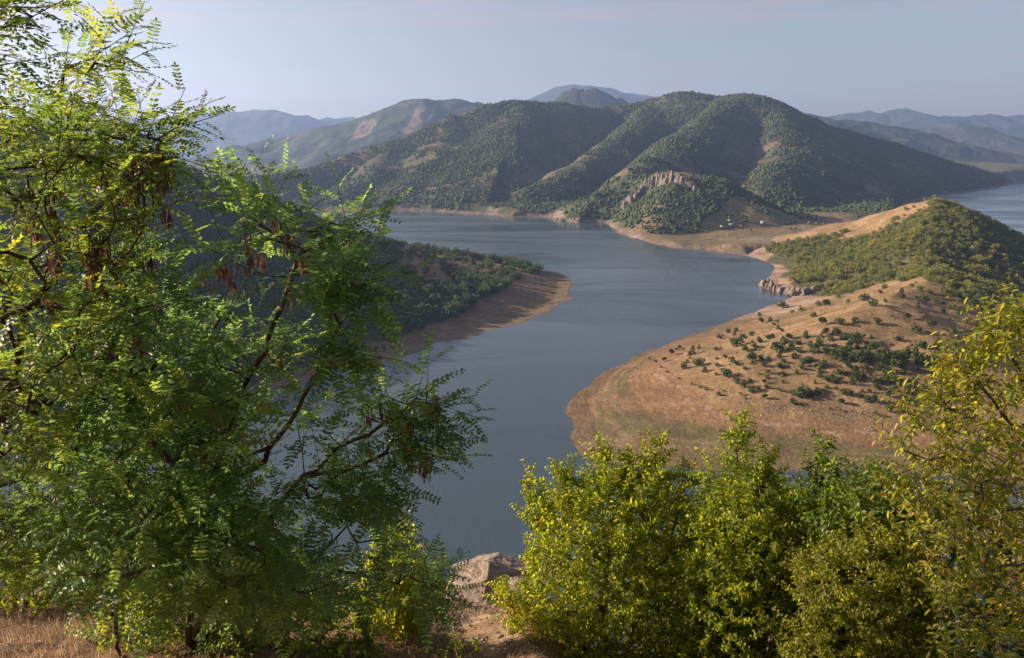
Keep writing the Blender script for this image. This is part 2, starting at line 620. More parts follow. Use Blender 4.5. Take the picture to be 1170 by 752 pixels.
def cover_mountain(X, Y, Z):
    g = fbm(X, Y, 150, 5, 91)
    C = lerp3(SCRUB, SOIL, sstep(-0.15, 0.55, g))
    C = lerp3(C, TAN2 * 0.8, 0.35 * sstep(0.1, 0.7, fbm(X, Y, 380, 4, 92)))
    # dry fields and grass by the village
    vd = poly_sd(X, Y, [W(785, 286), W(856, 293), W(900, 300), W(990, 262, 6), W(960, 246, 10), W(880, 247, 10), W(815, 262, 8)])
    fld = sstep(-25, 12, vd + 22 * fbm(X, Y, 45, 3, 4))
    fcol = lerp3(c3(0.19, 0.138, 0.075), c3(0.13, 0.12, 0.055), sstep(-0.1, 0.25, fbm(X * 0.5, Y, 60, 3, 44)))
    C = lerp3(C, fcol, fld * 0.9)
    # dry upper slopes of the knoll
    kd = poly_sd(X, Y, [W(700, 262), W(790, 285), W(850, 262, 20), W(810, 214, 80), W(745, 204, 90)])
    C = lerp3(C, c3(0.20, 0.145, 0.075), 0.55 * sstep(-30, 20, kd + 25 * g))
    # bare strip between the water line and the old high water mark
    band = 1 - sstep(2.0, 5.5, Z + 2.2 * fbm(X, Y, 40, 3, 8))
    C = lerp3(C, SHOREC * 0.52, band * (1 - sstep(22, 40, poly_sd(X, Y, SHORE_FAR))))
    steep_rock = sstep(0.35, 0.7, fbm(X, Y, 110, 4, 66)) * (1 - sstep(25, 60, Z))
    C = lerp3(C, c3(0.27, 0.21, 0.175), 0.6 * steep_rock)
    return C


mountain.build('mountain', M_LAND_FAR, cover_mountain(mountain.X, mountain.Y, mountain.Z),
               'broad scrub covered mountain with several lit spurs rising behind the lake', 'mountain')


# ---- ranges that fade into the haze
def far_range(pts, k, seed, name, label, px0, px1, y0, y1, extra=(), rnd=90, na=520, nr=170, amp=1.0, tanc=0.15, spurs=(0.9, 0.42), scars=()):
    R = [PD(*p) for p in pts]
    RD = [(R, k)]
    r2 = np.random.default_rng(seed)
    # side spurs leave the crest every few hundred metres
    for i in range(1, len(R) - 1):
        x, y, z = R[i]
        if z < 120:
            continue
        ln = (z + 40) / k * spurs[0]
        ang = -math.pi / 2 + r2.uniform(-0.55, 0.55)
        n = 4
        sp = []
        for q in range(n + 1):
            f = q / n
            sp.append((x + math.cos(ang) * ln * f + r2.normal(0, 40), y + math.sin(ang) * ln * f, z * (1 - f) ** 0.85 + -20 * f))
        RD.append((sp, k * 1.15))
    RD += [([PD(*p) for p in e], k) for e in extra]

    def hf(X, Y):
        h = ridge_union(X, Y, RD, k, rnd, 14)
        up = sstep(-20, 120, h)
        return h + up * amp * (14 * fbm(X, Y, 600, 5, seed) + 30 * (ridged(X, Y, 640, 5, seed + 3) - 0.75)) + 2
    Lr = Land(px0, px1, y0, y1, na, nr, hf)
    g = fbm(Lr.X, Lr.Y, 500, 5, seed + 50)
    C = lerp3(c3(0.030, 0.044, 0.030), c3(0.062, 0.060, 0.050), sstep(-0.2, 0.6, g + tanc - 0.3))
    for (a_, b_, w_) in scars:
        d_, _ = line_d(Lr.X + 30 * g, Lr.Y, [PD(*a_), PD(*b_)])
        C = lerp3(C, c3(0.36, 0.27, 0.22), 0.5 * (1 - sstep(w_ * 0.3, w_, d_ + 25 * g)))
    return Lr, C, Lr.build(name, M_LAND_FAR, C, label, 'mountain', -6)


far_range([(-260, 150, 8600), (-60, 140, 8300), (60, 135, 8200), (150, 139, 8200), (245, 131.5, 8200), (268, 128, 8200), (293, 125.5, 8300), (318, 129, 8300), (337, 133, 8300),
           (360, 139, 8400), (385, 137, 9600), (400, 136, 9700), (420, 140, 9700), (450, 146, 9700)], 0.36, 101, 'mountain',
          'pale blue hazy mountain range far beyond the lake behind the robinia', -330, 560, 5600, 11200)
far_range([(100, 195, 4300), (220, 196, 4200), (270, 170, 4300), (300, 165, 4350), (337, 161, 4450), (359, 160, 4500), (380, 152, 4500), (405, 142, 4500), (421, 135.5, 4500), (445, 128, 4500), (462, 121.5, 4500), (479, 117, 4500),
           (500, 118.5, 4550), (520, 121, 4600), (541, 123.5, 4650), (580, 132, 4700), (640, 150, 4800)], 0.40, 202, 'mountain',
          'pointed blue grey mountain with pale landslide scars behind the lake', -100, 720, 2500, 5800, scars=[((484, 133, 4250), (470, 152, 3900), 60), ((420, 146, 4250), (412, 160, 3950), 55)],
          extra=[[(479, 117, 4500), (470, 150, 4050), (455, 170, 3700), (430, 195, 3300)], [(421, 135, 4500), (390, 168, 3900), (350, 195, 3400)], [(337, 161, 4450), (290, 190, 3700), (240, 215, 3100)]])
far_range([(585, 140, 9300), (602, 125, 9300), (614, 115.5, 9300), (626, 105, 9300), (637, 98.6, 9300), (652, 97.6, 9300), (672, 99, 9300), (690, 100.5, 9300), (701, 105, 9300), (712, 107.5, 9350), (722, 107, 9400),
           (735, 108.5, 9400), (748, 110.5, 9400), (780, 122, 9400), (820, 140, 9400)], 0.5, 303, 'mountain',
          'flat topped blue mesa mountain on the skyline', 540, 860, 7600, 11000, na=260, nr=140, amp=0.4, rnd=40)
far_range([(625, 150, 4550), (640, 126, 4550), (648, 115, 4550), (653, 105.5, 4550), (659, 103, 4560), (664, 107, 4560), (671, 103.5, 4560), (680, 102.3, 4560), (690, 106, 4570), (700, 113, 4580), (708, 121, 4600),
           (720, 134, 4620), (740, 150, 4650)], 0.75, 404, 'mountain',
          'dark rocky knob in front of the flat topped mesa', 600, 770, 3900, 5300, na=300, nr=160, amp=0.35, tanc=0.6, rnd=14)
far_range([(820, 145, 9200), (870, 137, 9200), (923, 134.5, 9200), (945, 133.5, 9200), (968, 131.5, 9200), (978, 132, 9200), (990, 127.8, 9200), (1008, 129, 9200), (1030, 124.5, 9200), (1045, 128, 9200), (1060, 132, 9200),
           (1080, 134.5, 9200), (1101, 136, 9200), (1115, 134, 9300), (1130, 133, 9300), (1150, 135, 9300), (1165, 134, 9300), (1190, 134, 9300), (1260, 129, 9300), (1400, 137, 9300), (1500, 140, 9300)], 0.36, 505, 'mountain',
          'violet blue mountain range on the skyline beyond the right arm of the lake', 780, 1560, 6400, 11300)
far_range([(940, 150, 6400), (1000, 152, 6400), (1040, 148.5, 6500), (1065, 147, 6500), (1088, 144.8, 6500), (1112, 150, 6400), (1136, 156.5, 6400), (1160, 160, 6400), (1200, 152, 6400), (1300, 145, 6400), (1480, 150, 6400)], 0.36, 606, 'mountain',
          'hazy hills with pale bare patches below the violet skyline range', 880, 1540, 4900, 8000, tanc=0.6)
far_range([(870, 131, 5100), (905, 133, 5000), (940, 135, 4900), (958, 137.5, 4900), (985, 140.5, 4900), (1019, 145, 4900), (1035, 149.5, 4900), (1051, 156.5, 4800), (1075, 163, 4750), (1099, 170, 4700), (1130, 176, 4600), (1165, 180.5, 4500), (1190, 190, 4400), (1215, 197, 4300)], 0.36, 707, 'mountain',
          'long dark sloping hill directly behind the right shoulder of the big mountain', 830, 1260, 3400, 6200, tanc=0.4)


def h_bank(X, Y):
    R = [PD(*p) for p in [(1100, 196, 4150), (1136, 189.5, 3900), (1155, 184, 3750), (1172, 181, 3650), (1220, 172, 3600), (1320, 160, 3600), (1480, 150, 3700)]]
    h = ridge_union(X, Y, [(R, 0.34)], 0.34, 60, 8) + 6 * fbm(X, Y, 200, 4, 8)
    sd = poly_sd(X, Y, [W(1085, 195.5), W(1136, 198), W(1156, 201), W(1172, 202.5), W(1230, 203), W(1500, 206), (6000, 5200, 0), (2500, 5600, 0)]) + 12 * fbm(X, Y, 120, 3, 5)
    return shore_clamp(h, sd, 0.28, 0.2, 8)


bank = Land(1060, 1520, 2700, 5200, 330, 200, h_bank)
g = fbm(bank.X, bank.Y, 260, 5, 15)
Cb = lerp3(SCRUB, SOIL, sstep(-0.3, 0.5, g))
Cb = lerp3(Cb, PALE, 1 - sstep(6, 20, bank.Z + 4 * g))
bank.build('hill', M_LAND_FAR, Cb, 'low far hill with a pale beach at the mouth of the right arm', 'hill')

# ---- right peninsula with the juniper slope
SHORE_R = [W(x, y) for x, y in [(1330, 575), (1170, 556), (1090, 545), (1010, 541), (960, 537), (930, 536.5), (890, 540), (860, 541), (820, 538), (760, 533.5), (720, 531), (690, 527.5), (674, 523.5), (662, 517.5), (653, 508), (650.5, 499),
           (654, 488), (652, 480), (646, 471), (645, 464), (650, 456), (664, 445), (690, 426), (708, 416), (735, 403), (768, 390), (800, 379), (828, 369), (852, 360), (880, 350),
           (898, 343), (907, 338), (899, 334), (888, 331.5), (878, 330), (876, 325), (879, 319), (882, 312), (886, 307), (880, 301), (868, 296.5), (856, 293), (835, 289)]]
SHORE_R += [W(850, 270, 0), W(905, 268, 0), (520, 1330, 0), (620, 1230, 0), (760, 1120, 0), (900, 980, 0), (1050, 820, 0), (1000, 500, 0)]
PR = [PD(*p) for p in [(1057, 224, 950), (1075, 230, 940), (1040, 230, 960), (1015, 237, 975), (985, 246, 990), (960, 252, 1005), (930, 260.5, 1030), (900, 268.5, 1060), (875, 279, 1080),
                       (1095, 239, 930), (1120, 250.5, 920), (1145, 263, 910), (1172, 279, 900), (1215, 300, 890), (1280, 330, 860),
                       (1045, 262, 850), (1036, 285, 760), (1026, 309, 640), (1010, 317, 612), (985, 326, 596), (955, 337, 585), (925, 348, 575), (895, 360, 560),
                       (1050, 335, 560), (1085, 372, 490), (1120, 405, 440), (1170, 345, 660), (1130, 330, 690), (1170, 305, 800), (1110, 290, 800),
                       (950, 292, 770), (985, 300, 740), (1000, 270, 860), (930, 322, 735), (905, 300, 880), (960, 270, 905), (905, 315, 815)]]
PR += [W(x, y, z) for x, y, z in [(735, 410, 7), (800, 441, 8), (870, 466, 9), (940, 475, 9), (1010, 483, 9.5), (1100, 493, 10), (1200, 505, 10), (1300, 500, 10),
                                  (690, 450, 2.8), (700, 490, 2.2), (780, 500, 2.6), (870, 505, 3.2), (960, 512, 3.6), (1060, 520, 4), (1180, 530, 4),
                                  (840, 420, 16), (920, 432, 18), (1000, 440, 18), (1080, 455, 16), (860, 385, 22), (930, 395, 27), (1000, 400, 28), (980, 360, 40), (1170, 420, 12), (1250, 420, 8), (800, 405, 13), (1060, 410, 26)]]
PR += [(640, 1120, 8), (560, 1220, 5), (760, 1020, 10), (880, 930, 6), (950, 700, 4), (460, 1240, 6)]
f_right = rbf_fit(PR, 2e-3)


def h_right(X, Y):
    h = f_right(X, Y)
    sd = poly_sd(X, Y, SHORE_R) + 2.2 * fbm(X, Y, 26, 4, 55)
    up = sstep(6, 26, h)
    h = h + up * (2.6 * fbm(X, Y, 70, 4, 2) + 2.4 * (ridged(X, Y, 90, 3, 12) - 0.7)) + 0.25 * fbm(X, Y, 14, 3, 31)
    h = shore_clamp(h, sd, 0.13, 0.15, 5)
    # old water lines cut small steps in the mud flat
    st = 0.05 * np.sin(h * 9.0 + 2.2 * fbm(X, Y, 40, 2, 6)) * sstep(0.3, 0.9, h) * (1 - sstep(5, 8, h))
    return h + st


right = Land(560, 1330, 290, 1420, 860, 640, h_right)
FOREST_R = [PD(875, 283, 1070), PD(920, 266, 1040), PD(962, 254, 1010), PD(968, 258, 985), PD(1000, 256, 940), PD(1022, 246, 950), PD(1040, 250, 930), PD(1075, 246, 925), PD(1083, 236, 940), PD(1068, 229, 948),
            PD(1075, 224, 1000), (900, 1000, 0), (1050, 800, 0), (980, 520, 0), PD(1170, 395, 520), PD(1110, 372, 545), PD(1075, 350, 575), PD(1052, 338, 590), PD(1040, 318, 640), PD(1026, 306, 690),
            PD(1005, 312, 715), PD(960, 333, 706), W(920, 334, 8), W(905, 322, 8), W(895, 306, 8), W(880, 296, 8)]


TONGUE = [W(x, y, 2) for x, y in [(668, 482), (690, 468), (740, 471), (800, 488), (870, 500), (990, 508), (1060, 512), (1060, 520), (960, 519), (860, 512), (780, 503), (720, 496), (690, 496)]]
TONGUE2 = [W(x, y, 1) for x, y in [(700, 512), (780, 513), (850, 517), (930, 522), (1010, 526), (1010, 533), (880, 533), (780, 527), (710, 522)]]
CREAM = [W(x, y, 1.5) for x, y in [(660, 490), (700, 498), (760, 505), (840, 511), (900, 516), (900, 518), (830, 515), (750, 511), (690, 506)]]


def forest_r(X, Y):
    return poly_sd(X, Y, FOREST_R) + 14 * fbm(X, Y, 40, 4, 71)


def cover_right(X, Y, Z):
    g = fbm(X, Y, 30, 5, 19)
    C = lerp3(TAN, TAN2, sstep(-0.3, 0.6, g))
    C = lerp3(C, c3(0.28, 0.185, 0.10), 0.6 * sstep(0.05, 0.6, fbm(X, Y, 55, 4, 83)))
    fo = sstep(-3, 8, forest_r(X, Y))
    C = lerp3(C, lerp3(SCRUB, TAN2, 0.45 * sstep(-0.1, 0.4, fbm(X, Y, 26, 4, 5))), fo)
    # mud flat: bands that follow the old water levels, and a green tongue
    zz = Z + 0.7 * fbm(X, Y, 60, 4, 23)
    mud = (1 - sstep(6.3, 8.2, Z + 1.2 * fbm(X, Y, 35, 4, 61))) * (1 - fo)
    near = (Y < 640)
    bands = sstep(-0.25, 0.35, fbm(X * 0.25 + zz * 14, zz * 22, 30, 4, 6))
    Cm = lerp3(RED, c3(0.155, 0.125, 0.075), (0.25 + 0.6 * bands) * (1 - sstep(2.0, 3.6, zz)))
    nz_ = 9 * fbm(X, Y, 30, 4, 69)
    for pl, col, am in ((TONGUE, c3(0.120, 0.105, 0.048), 0.8), (TONGUE2, c3(0.115, 0.110, 0.042), 0.8), (CREAM, c3(0.29, 0.225, 0.145), 0.35)):
        Cm = lerp3(Cm, col, am * sstep(-6, 9, poly_sd(X, Y, pl) + nz_))
    Cm = lerp3(Cm, c3(0.16, 0.095, 0.062), 0.5 * sstep(0.1, 0.5, fbm(X, Y, 12, 4, 68)))
    Cm = lerp3(Cm, RED * 1.12, 0.7 * sstep(3.0, 4.8, zz))
    ol = np.exp(-((zz - 2.2) / 0.55) ** 2) + 0.8 * np.exp(-((zz - 1.0) / 0.3) ** 2)
    Cm = lerp3(Cm, OLIVE, np.clip(1.0 * ol * sstep(-0.25, 0.15, fbm(X, Y, 45, 4, 64)), 0, 0.8))
    Cm = lerp3(Cm, c3(0.27, 0.20, 0.125), 0.25 * np.exp(-((zz - 1.5) / 0.16) ** 2) + 0.3 * np.exp(-((zz - 0.55) / 0.12) ** 2))
    Cm = lerp3(Cm, PALE, 0.55 * np.exp(-((Z - 5.8 + 0.9 * g) / 0.5) ** 2) * sstep(-0.05, 0.3, fbm(X, Y, 9, 3, 65)))
    Cm = lerp3(c3(0.12, 0.085, 0.06), Cm, sstep(0.02, 0.35, Z))
    Cfar = lerp3(SHOREC, c3(0.25, 0.17, 0.11), sstep(-0.2, 0.4, g))
    Cm = np.where(near[..., None], Cm, Cfar)
    return lerp3(C, Cm, mud)


right.build('hill', M_LAND_MID, cover_right(right.X, right.Y, right.Z),
            'dry tan peninsula with a wooded hump and a reddish mud flat at its foot', 'hill')

# ---- left wooded peninsula
SHORE_L = [W(x, y) for x, y in [(-260, 620), (-100, 560), (60, 510), (200, 476), (300, 452), (365, 432), (400, 421), (425, 416), (445, 411.5), (470, 405), (488, 397), (492, 393.5), (482, 391), (500, 390.5), (520, 389), (540, 385),
           (556, 379), (575, 374.5), (595, 369), (612, 363), (625, 357), (634, 351), (640, 348.5), (636, 346), (648, 344), (658, 341.8), (652, 339), (648, 336), (655, 324), (652, 319), (640, 312)]]
SHORE_L += [PX(600, 935, 0), PX(540, 985, 0), PX(470, 1030, 0), PX(400, 1070, 0), PX(300, 1120, 0), PX(150, 1180, 0), PX(-100, 1240, 0), PX(-400, 1240, 0), (-700, 300, 0)]
PL = [PD(*p) for p in [(215, 213, 800), (270, 232, 820), (330, 248, 850), (365, 263, 870), (400, 274, 880), (440, 283, 890), (480, 288, 900), (520, 291, 905), (560, 297, 900), (590, 303, 890), (615, 309, 880),
                       (150, 199, 770), (100, 190, 750), (0, 178, 720), (-150, 165, 680),
                       (300, 300, 640), (250, 260, 720), (200, 330, 520), (100, 300, 520), (330, 330, 590), (0, 300, 480), (-120, 330, 400),
                       (280, 380, 480), (150, 400, 420), (380, 370, 550), (360, 300, 720), (430, 310, 760), (400, 335, 650)]]
PL += [W(x, y, z) for x, y, z in [(480, 330, 18), (520, 320, 15), (560, 320, 11), (600, 318, 7), (520, 350, 9), (560, 345, 6.5), (600, 338, 4.5), (630, 330, 2.6), (480, 370, 6), (440, 385, 7), (560, 365, 2.5), (600, 352, 2.2), (630, 342, 1.2),
                                  (420, 395, 5), (380, 405, 7), (300, 425, 9), (200, 440, 12), (500, 300, 21), (550, 306, 16)]]
f_left = rbf_fit(PL, 2e-3)


def h_left(X, Y):
    h = f_left(X, Y)
    sd = poly_sd(X, Y, SHORE_L) + 2.4 * fbm(X, Y, 30, 4, 155)
    up = sstep(5, 26, h)
    h = h + up * (2.4 * fbm(X, Y, 75, 4, 2) + 2.2 * (ridged(X, Y, 95, 3, 12) - 0.7)) + 0.3 * fbm(X, Y, 16, 3, 31)
    return shore_clamp(h, sd, 0.15, 0.15, 5)


left = Land(-330, 680, 240, 1260, 760, 560, h_left)
BARE_L = [W(448, 283, 24), W(500, 288, 24), W(560, 294, 16), W(610, 308, 10), W(604, 318, 8), W(575, 325, 10), W(540, 322, 13), W(500, 325, 18), W(466, 316, 22), W(450, 298, 25)]
BEACH_L = [W(660, 341), W(650, 318), W(610, 312, 5), W(598, 320, 5), (W(572, 333, 7)), W(545, 345, 8), W(518, 362, 6), W(470, 376, 6), W(440, 386, 6), W(400, 400, 5), W(300, 432, 5), W(200, 452, 6), W(100, 480, 5), W(-50, 520, 5), W(-200, 620), W(300, 470), W(560, 392)]


def bare_l(X, Y):
    return poly_sd(X, Y, BARE_L) + 16 * fbm(X, Y, 36, 4, 171)


def beach_l(X, Y):
    return poly_sd(X, Y, BEACH_L) + 4 * fbm(X, Y, 24, 4, 172)


def cover_left(X, Y, Z):
    g = fbm(X, Y, 34, 5, 219)
    C = lerp3(SCRUB, c3(0.14, 0.11, 0.06), sstep(-0.2, 0.6, g))
    C = lerp3(C, lerp3(TAN, TAN2, sstep(-0.3, 0.5, g)), sstep(-4, 12, bare_l(X, Y)))
    be = sstep(-4, 5, beach_l(X, Y))
    zz = Z + 0.5 * fbm(X, Y, 40, 4, 23)
    Cm = lerp3(c3(0.155, 0.112, 0.074), c3(0.19, 0.132, 0.085), 0.5 + 0.5 * np.sin(zz * 5 + 1.4 * g))
    Cm = lerp3(Cm, c3(0.145, 0.125, 0.042), 0.9 * np.exp(-((zz - 1.2) / 0.9) ** 2) * sstep(-30, 10, X) * sstep(-0.4, 0.2, fbm(X, Y, 30, 3, 88)))
    C = lerp3(C, Cm, be)
    return lerp3(c3(0.165, 0.125, 0.09), C, sstep(0.0, 0.5, Z))


left.build('hill', M_LAND_MID, cover_left(left.X, left.Y, left.Z),
           'wooded left peninsula with a brown beach running out to a point in the lake', 'hill')


# ---- the slope underfoot
def h_near(X, Y):
    edge = 12.3 + 0.8 * fbm(X, Y * 0 + 3.0, 6, 3, 4)
    soft = np.logaddexp(0.0, (Y - edge) / 0.9) * 0.9
    h = H - 1.7 - 0.5 * Y - 0.47 * soft
    h -= 0.30 * np.maximum(0, X - 0.8) ** 1.25 * sstep(0, 5, Y)
    h -= 0.10 * np.maximum(0, -X - 9)
    h -= 1.1 * sstep(0.15, 1.5, X - 0.03 * (Y - 8)) * sstep(2, 6, Y)
    h += 0.14 * fbm(X, Y, 2.6, 4, 7) + 0.05 * fbm(X, Y, 0.6, 3, 11)
    h -= 0.16 * np.exp(-((X + 0.55 - 0.05 * (Y - 6)) / 0.5) ** 2) * sstep(3, 6, Y)
    return np.maximum(h, -6)


gx = np.concatenate([np.linspace(-60, -9, 60)[:-1], np.linspace(-9, 9, 330), np.linspace(9, 60, 60)[1:]])
gy = np.concatenate([np.linspace(-14, 2, 40)[:-1], np.linspace(2, 18, 300), np.geomspace(18.2, 190, 90)])
GX, GY = np.meshgrid(gx, gy)
GZ = h_near(GX, GY)
idx = np.arange(GX.size).reshape(GX.shape)
Q = np.stack([idx[:-1, :-1], idx[:-1, 1:], idx[1:, 1:], idx[1:, :-1]], -1).reshape(-1, 4)
g = fbm(GX, GY, 1.1, 5, 3)
Cn = lerp3(c3(0.20, 0.125, 0.082), c3(0.12, 0.076, 0.052), sstep(-0.3, 0.5, g))
Cn = lerp3(Cn, c3(0.34, 0.25, 0.175), 0.8 * np.exp(-((GX + 0.55 - 0.05 * (GY - 6)) / 0.42) ** 2) * sstep(-0.4, 0.2, fbm(GX, GY, 0.5, 3, 9)))
Cn = lerp3(Cn, c3(0.075, 0.07, 0.035), 0.55 * sstep(0.0, 0.5, fbm(GX, GY, 2.0, 3, 5)))
obj('ground', mesh_np('ground', np.stack([GX.ravel(), GY.ravel(), GZ.ravel()], 1), Q, True, {'cover': Cn.reshape(-1, 3)}, [M_GROUND]),
    'steep dry grassy slope at the viewpoint falling away to the lake', 'ground', kind='structure')

# ---- lake bed and water
def sheet(name, x0, x1, y0, y1, z, mat, label, cat):
    me = mesh_np(name, [(x0, y0, z), (x1, y0, z), (x1, y1, z), (x0, y1, z)], np.array([[0, 1, 2, 3]]), mats=[mat])
    return obj(name, me, label, cat, kind='structure')


sheet('terrain', -9500, 9500, -1500, 11400, -7.0, M_BED, 'wide valley floor that carries the lake and reaches the horizon', 'terrain')
sheet('water', -3400, 6200, -1200, 5600, 0.0, M_WATER, 'calm slate blue reservoir winding between the hills', 'lake')

# ---- air
hz_m, t, out = material('hazy_air')
vol = nd(t, 'ShaderNodeVolumePrincipled')
vol.inputs['Color'].default_value = (0.38, 0.56, 1.0, 1)
vol.inputs['Density'].default_value = HAZE_DENSITY
vol.inputs['Anisotropy'].default_value = 0.35
t.links.new(vol.outputs['Volume'], out.inputs['Volume'])
bx = [(x, y, z) for z in (-8.0, 900.0) for (x, y) in ((-9600, -1600), (9600, -1600), (9600, 11500), (-9600, 11500))]
bf = np.array([(3, 2, 1, 0), (4, 5, 6, 7), (0, 1, 5, 4), (1, 2, 6, 5), (2, 3, 7, 6), (3, 0, 4, 7)])
obj('haze', mesh_np('haze', bx, bf, mats=[hz_m]), 'blue summer haze thickening over the distant ranges', 'haze', kind='stuff')

# ------------------------------------------------------------------ trees seen from afar
def ico(sub):
    import bmesh
    bm = bmesh.new()
    bmesh.ops.create_icosphere(bm, subdivisions=sub, radius=1.0)
    bm.verts.ensure_lookup_table()
    V = np.array([v.co[:] for v in bm.verts])
    Fc = np.array([[v.index for v in f.verts] for f in bm.faces])
    bm.free()
    return V, Fc


def rand_rot(n, r, tilt=math.pi):
    """n random rotation matrices"""
    q = r.normal(size=(n, 4))
    q /= np.linalg.norm(q, axis=1)[:, None]
    w, x, y, z = q.T
    return np.stack([np.stack([1 - 2 * (y * y + z * z), 2 * (x * y - z * w), 2 * (x * z + y * w)], -1),
                     np.stack([2 * (x * y + z * w), 1 - 2 * (x * x + z * z), 2 * (y * z - x * w)], -1),
                     np.stack([2 * (x * z - y * w), 2 * (y * z + x * w), 1 - 2 * (x * x + y * y)], -1)], 1)


def leaf_cloud(r, n, size, shape='round', lobes=5):
    """small leaf faces spread through an uneven crown about 1 m in radius, base at z=0"""
    if shape == 'cone':
        z = r.random(n) ** 1.25
        rad = (1 - z) ** 0.55 * 0.62 * (0.55 + 0.45 * np.sqrt(r.random(n))) + 0.03
        th = r.random(n) * 2 * math.pi
        rad = rad * (1 + 0.22 * np.sin(3 * th + 7 * z + r.random() * 6))
        P = np.stack([rad * np.cos(th), rad * np.sin(th), z * 1.6 + 0.05], 1)
    else:
        Cs = []
        for i in range(lobes):
            a = r.random() * 6.28
            q = r.uniform(0.15, 0.55)
            Cs.append((q * math.cos(a), q * math.sin(a), r.uniform(0.5, 1.25), r.uniform(0.38, 0.62)))
        Cs = np.array(Cs)
        k = r.integers(0, lobes, n)
        d = r.normal(size=(n, 3))
        d /= np.linalg.norm(d, axis=1)[:, None]
        rr = Cs[k, 3] * (0.62 + 0.38 * np.sqrt(r.random(n)))
        P = Cs[k, :3] + d * rr[:, None] * np.array([1, 1, 0.85])
        P[:, 2] = np.abs(P[:, 2]) + 0.02
    R = rand_rot(n, r)
    s = size * r.uniform(0.6, 1.3, n)
    base = np.array([(-1, -0.55, 0), (0.2, -0.75, 0.15), (1, 0.1, 0), (0.0, 0.75, 0.12)])
    V = np.einsum('nij,kj->nki', R, base) * s[:, None, None] + P[:, None, :]
    Fq = np.arange(n * 4).reshape(n, 4)
    return V.reshape(-1, 3), Fq


def trunk_geo(r, h, rad, top=0.35):
    k = 6
    a = np.arange(k) * 2 * math.pi / k
    V = []
    for f in (0, 0.5, 1.0):
        rr = rad * (1 - (1 - top) * f)
        ox, oy = r.normal(0, rad * 0.5, 2) * f
        V += [(ox + rr * math.cos(t), oy + rr * math.sin(t), h * f - 0.15) for t in a]
    Fq = [(i + l * k, (i + 1) % k + l * k, (i + 1) % k + (l + 1) * k, i + (l + 1) * k) for l in range(2) for i in range(k)]
    return np.array(V), np.array(Fq)


def tree_mesh(name, seed, n, size, shape, mat, trunk_h=0.7, trunk_r=0.07):
    r = np.random.default_rng(seed)
    V, Fq = leaf_cloud(r, n, size, shape)
    tv, tf = trunk_geo(r, trunk_h, trunk_r)
    mi = np.concatenate([np.zeros(len(Fq)), np.ones(len(tf))])
    tint = np.concatenate([np.repeat(r.random(len(Fq)) * 0.3 + 0.05, 4), np.zeros(len(tv))])
    return mesh_np(name, np.vstack([V, tv]), [np.vstack([Fq, tf + len(V)])], attrs={'tint': tint}, mats=[mat, M_BARK], mat_idx=mi)


def scatter_mass(name, pts, hts, protos, mat, label, cat, rseed, zsc=(0.8, 1.15), tint=None, sink=0.08):
    """many far trees as one object"""
    r = np.random.default_rng(rseed)
    Vs, Fs, Ts = [], [], []
    off = 0
    pick = r.integers(0, len(protos), len(pts))
    ang = r.random(len(pts)) * 2 * math.pi
    zs = r.uniform(*zsc, len(pts))
    tt = r.random(len(pts)) * 0.45 if tint is None else tint
    for k, (pv, pf) in enumerate(protos):
        m = pick == k
        n = int(m.sum())
        if not n:
            continue
        c, s = np.cos(ang[m]), np.sin(ang[m])
        x = pv[None, :, 0] * c[:, None] - pv[None, :, 1] * s[:, None]
        y = pv[None, :, 0] * s[:, None] + pv[None, :, 1] * c[:, None]
        z = pv[None, :, 2] * zs[m][:, None] + 0 * x
        V = np.stack([x, y, z], -1) * hts[m][:, None, None]
        V[..., 2] -= (sink * hts[m])[:, None]
        V += pts[m][:, None, :]
        Vs.append(V.reshape(-1, 3))
        Fs.append((pf[None] + (np.arange(n) * len(pv))[:, None, None] + off).reshape(-1, pf.shape[1]))
        Ts.append(np.repeat(tt[m], len(pv)))
        off += n * len(pv)
    me = mesh_np(name, np.vstack(Vs), np.vstack(Fs), attrs={'tint': np.concatenate(Ts)}, mats=[mat])
    return obj(name, me, label, cat, kind='stuff')


def blob(seed, sub=1, amp=0.3):
    r = np.random.default_rng(seed)
    V, Fc = ico(sub)
    d = 1 + amp * r.normal(size=len(V)).clip(-1.4, 1.4)
    V = V * d[:, None] * np.array([0.5, 0.5, 0.55])
    V[:, 2] += 0.42
    return V, Fc


# ---- scrub forest on the big mountain
r = np.random.default_rng(31)
n = 400000
ax = r.uniform(mountain.a0, mountain.a1, n)
yy = np.sqrt(r.uniform(1230 ** 2, 3050 ** 2, n))
xx = ax * yy
zz = mountain.z(xx, yy)
gx_, gy_ = mountain.slope(xx, yy, 9.0)
dens = 0.55 + 0.9 * fbm(xx, yy, 260, 4, 301) + 0.55 * fbm(xx, yy, 50, 3, 302)
dens += 0.35 * sstep(60, 200, zz) - 0.35 * sstep(0.05, 0.5, gx_)
vdist = poly_sd(xx, yy, [W(785, 286), W(856, 293), W(900, 300), W(990, 262, 6), W(960, 246, 10), W(880, 247, 10), W(815, 262, 8)])
kd = poly_sd(xx, yy, [W(700, 262), W(790, 285), W(850, 262, 20), W(810, 214, 80), W(745, 204, 90)])
dens = np.where(vdist > -15, dens - 0.75, dens)
dens = np.where(kd > 0, dens + 0.12, dens)
zlim = 7 + 5 * fbm(xx, yy, 60, 3, 305)
keep = (zz > zlim) & (r.random(n) < np.clip(dens, 0, 1)) & (zz > 4)
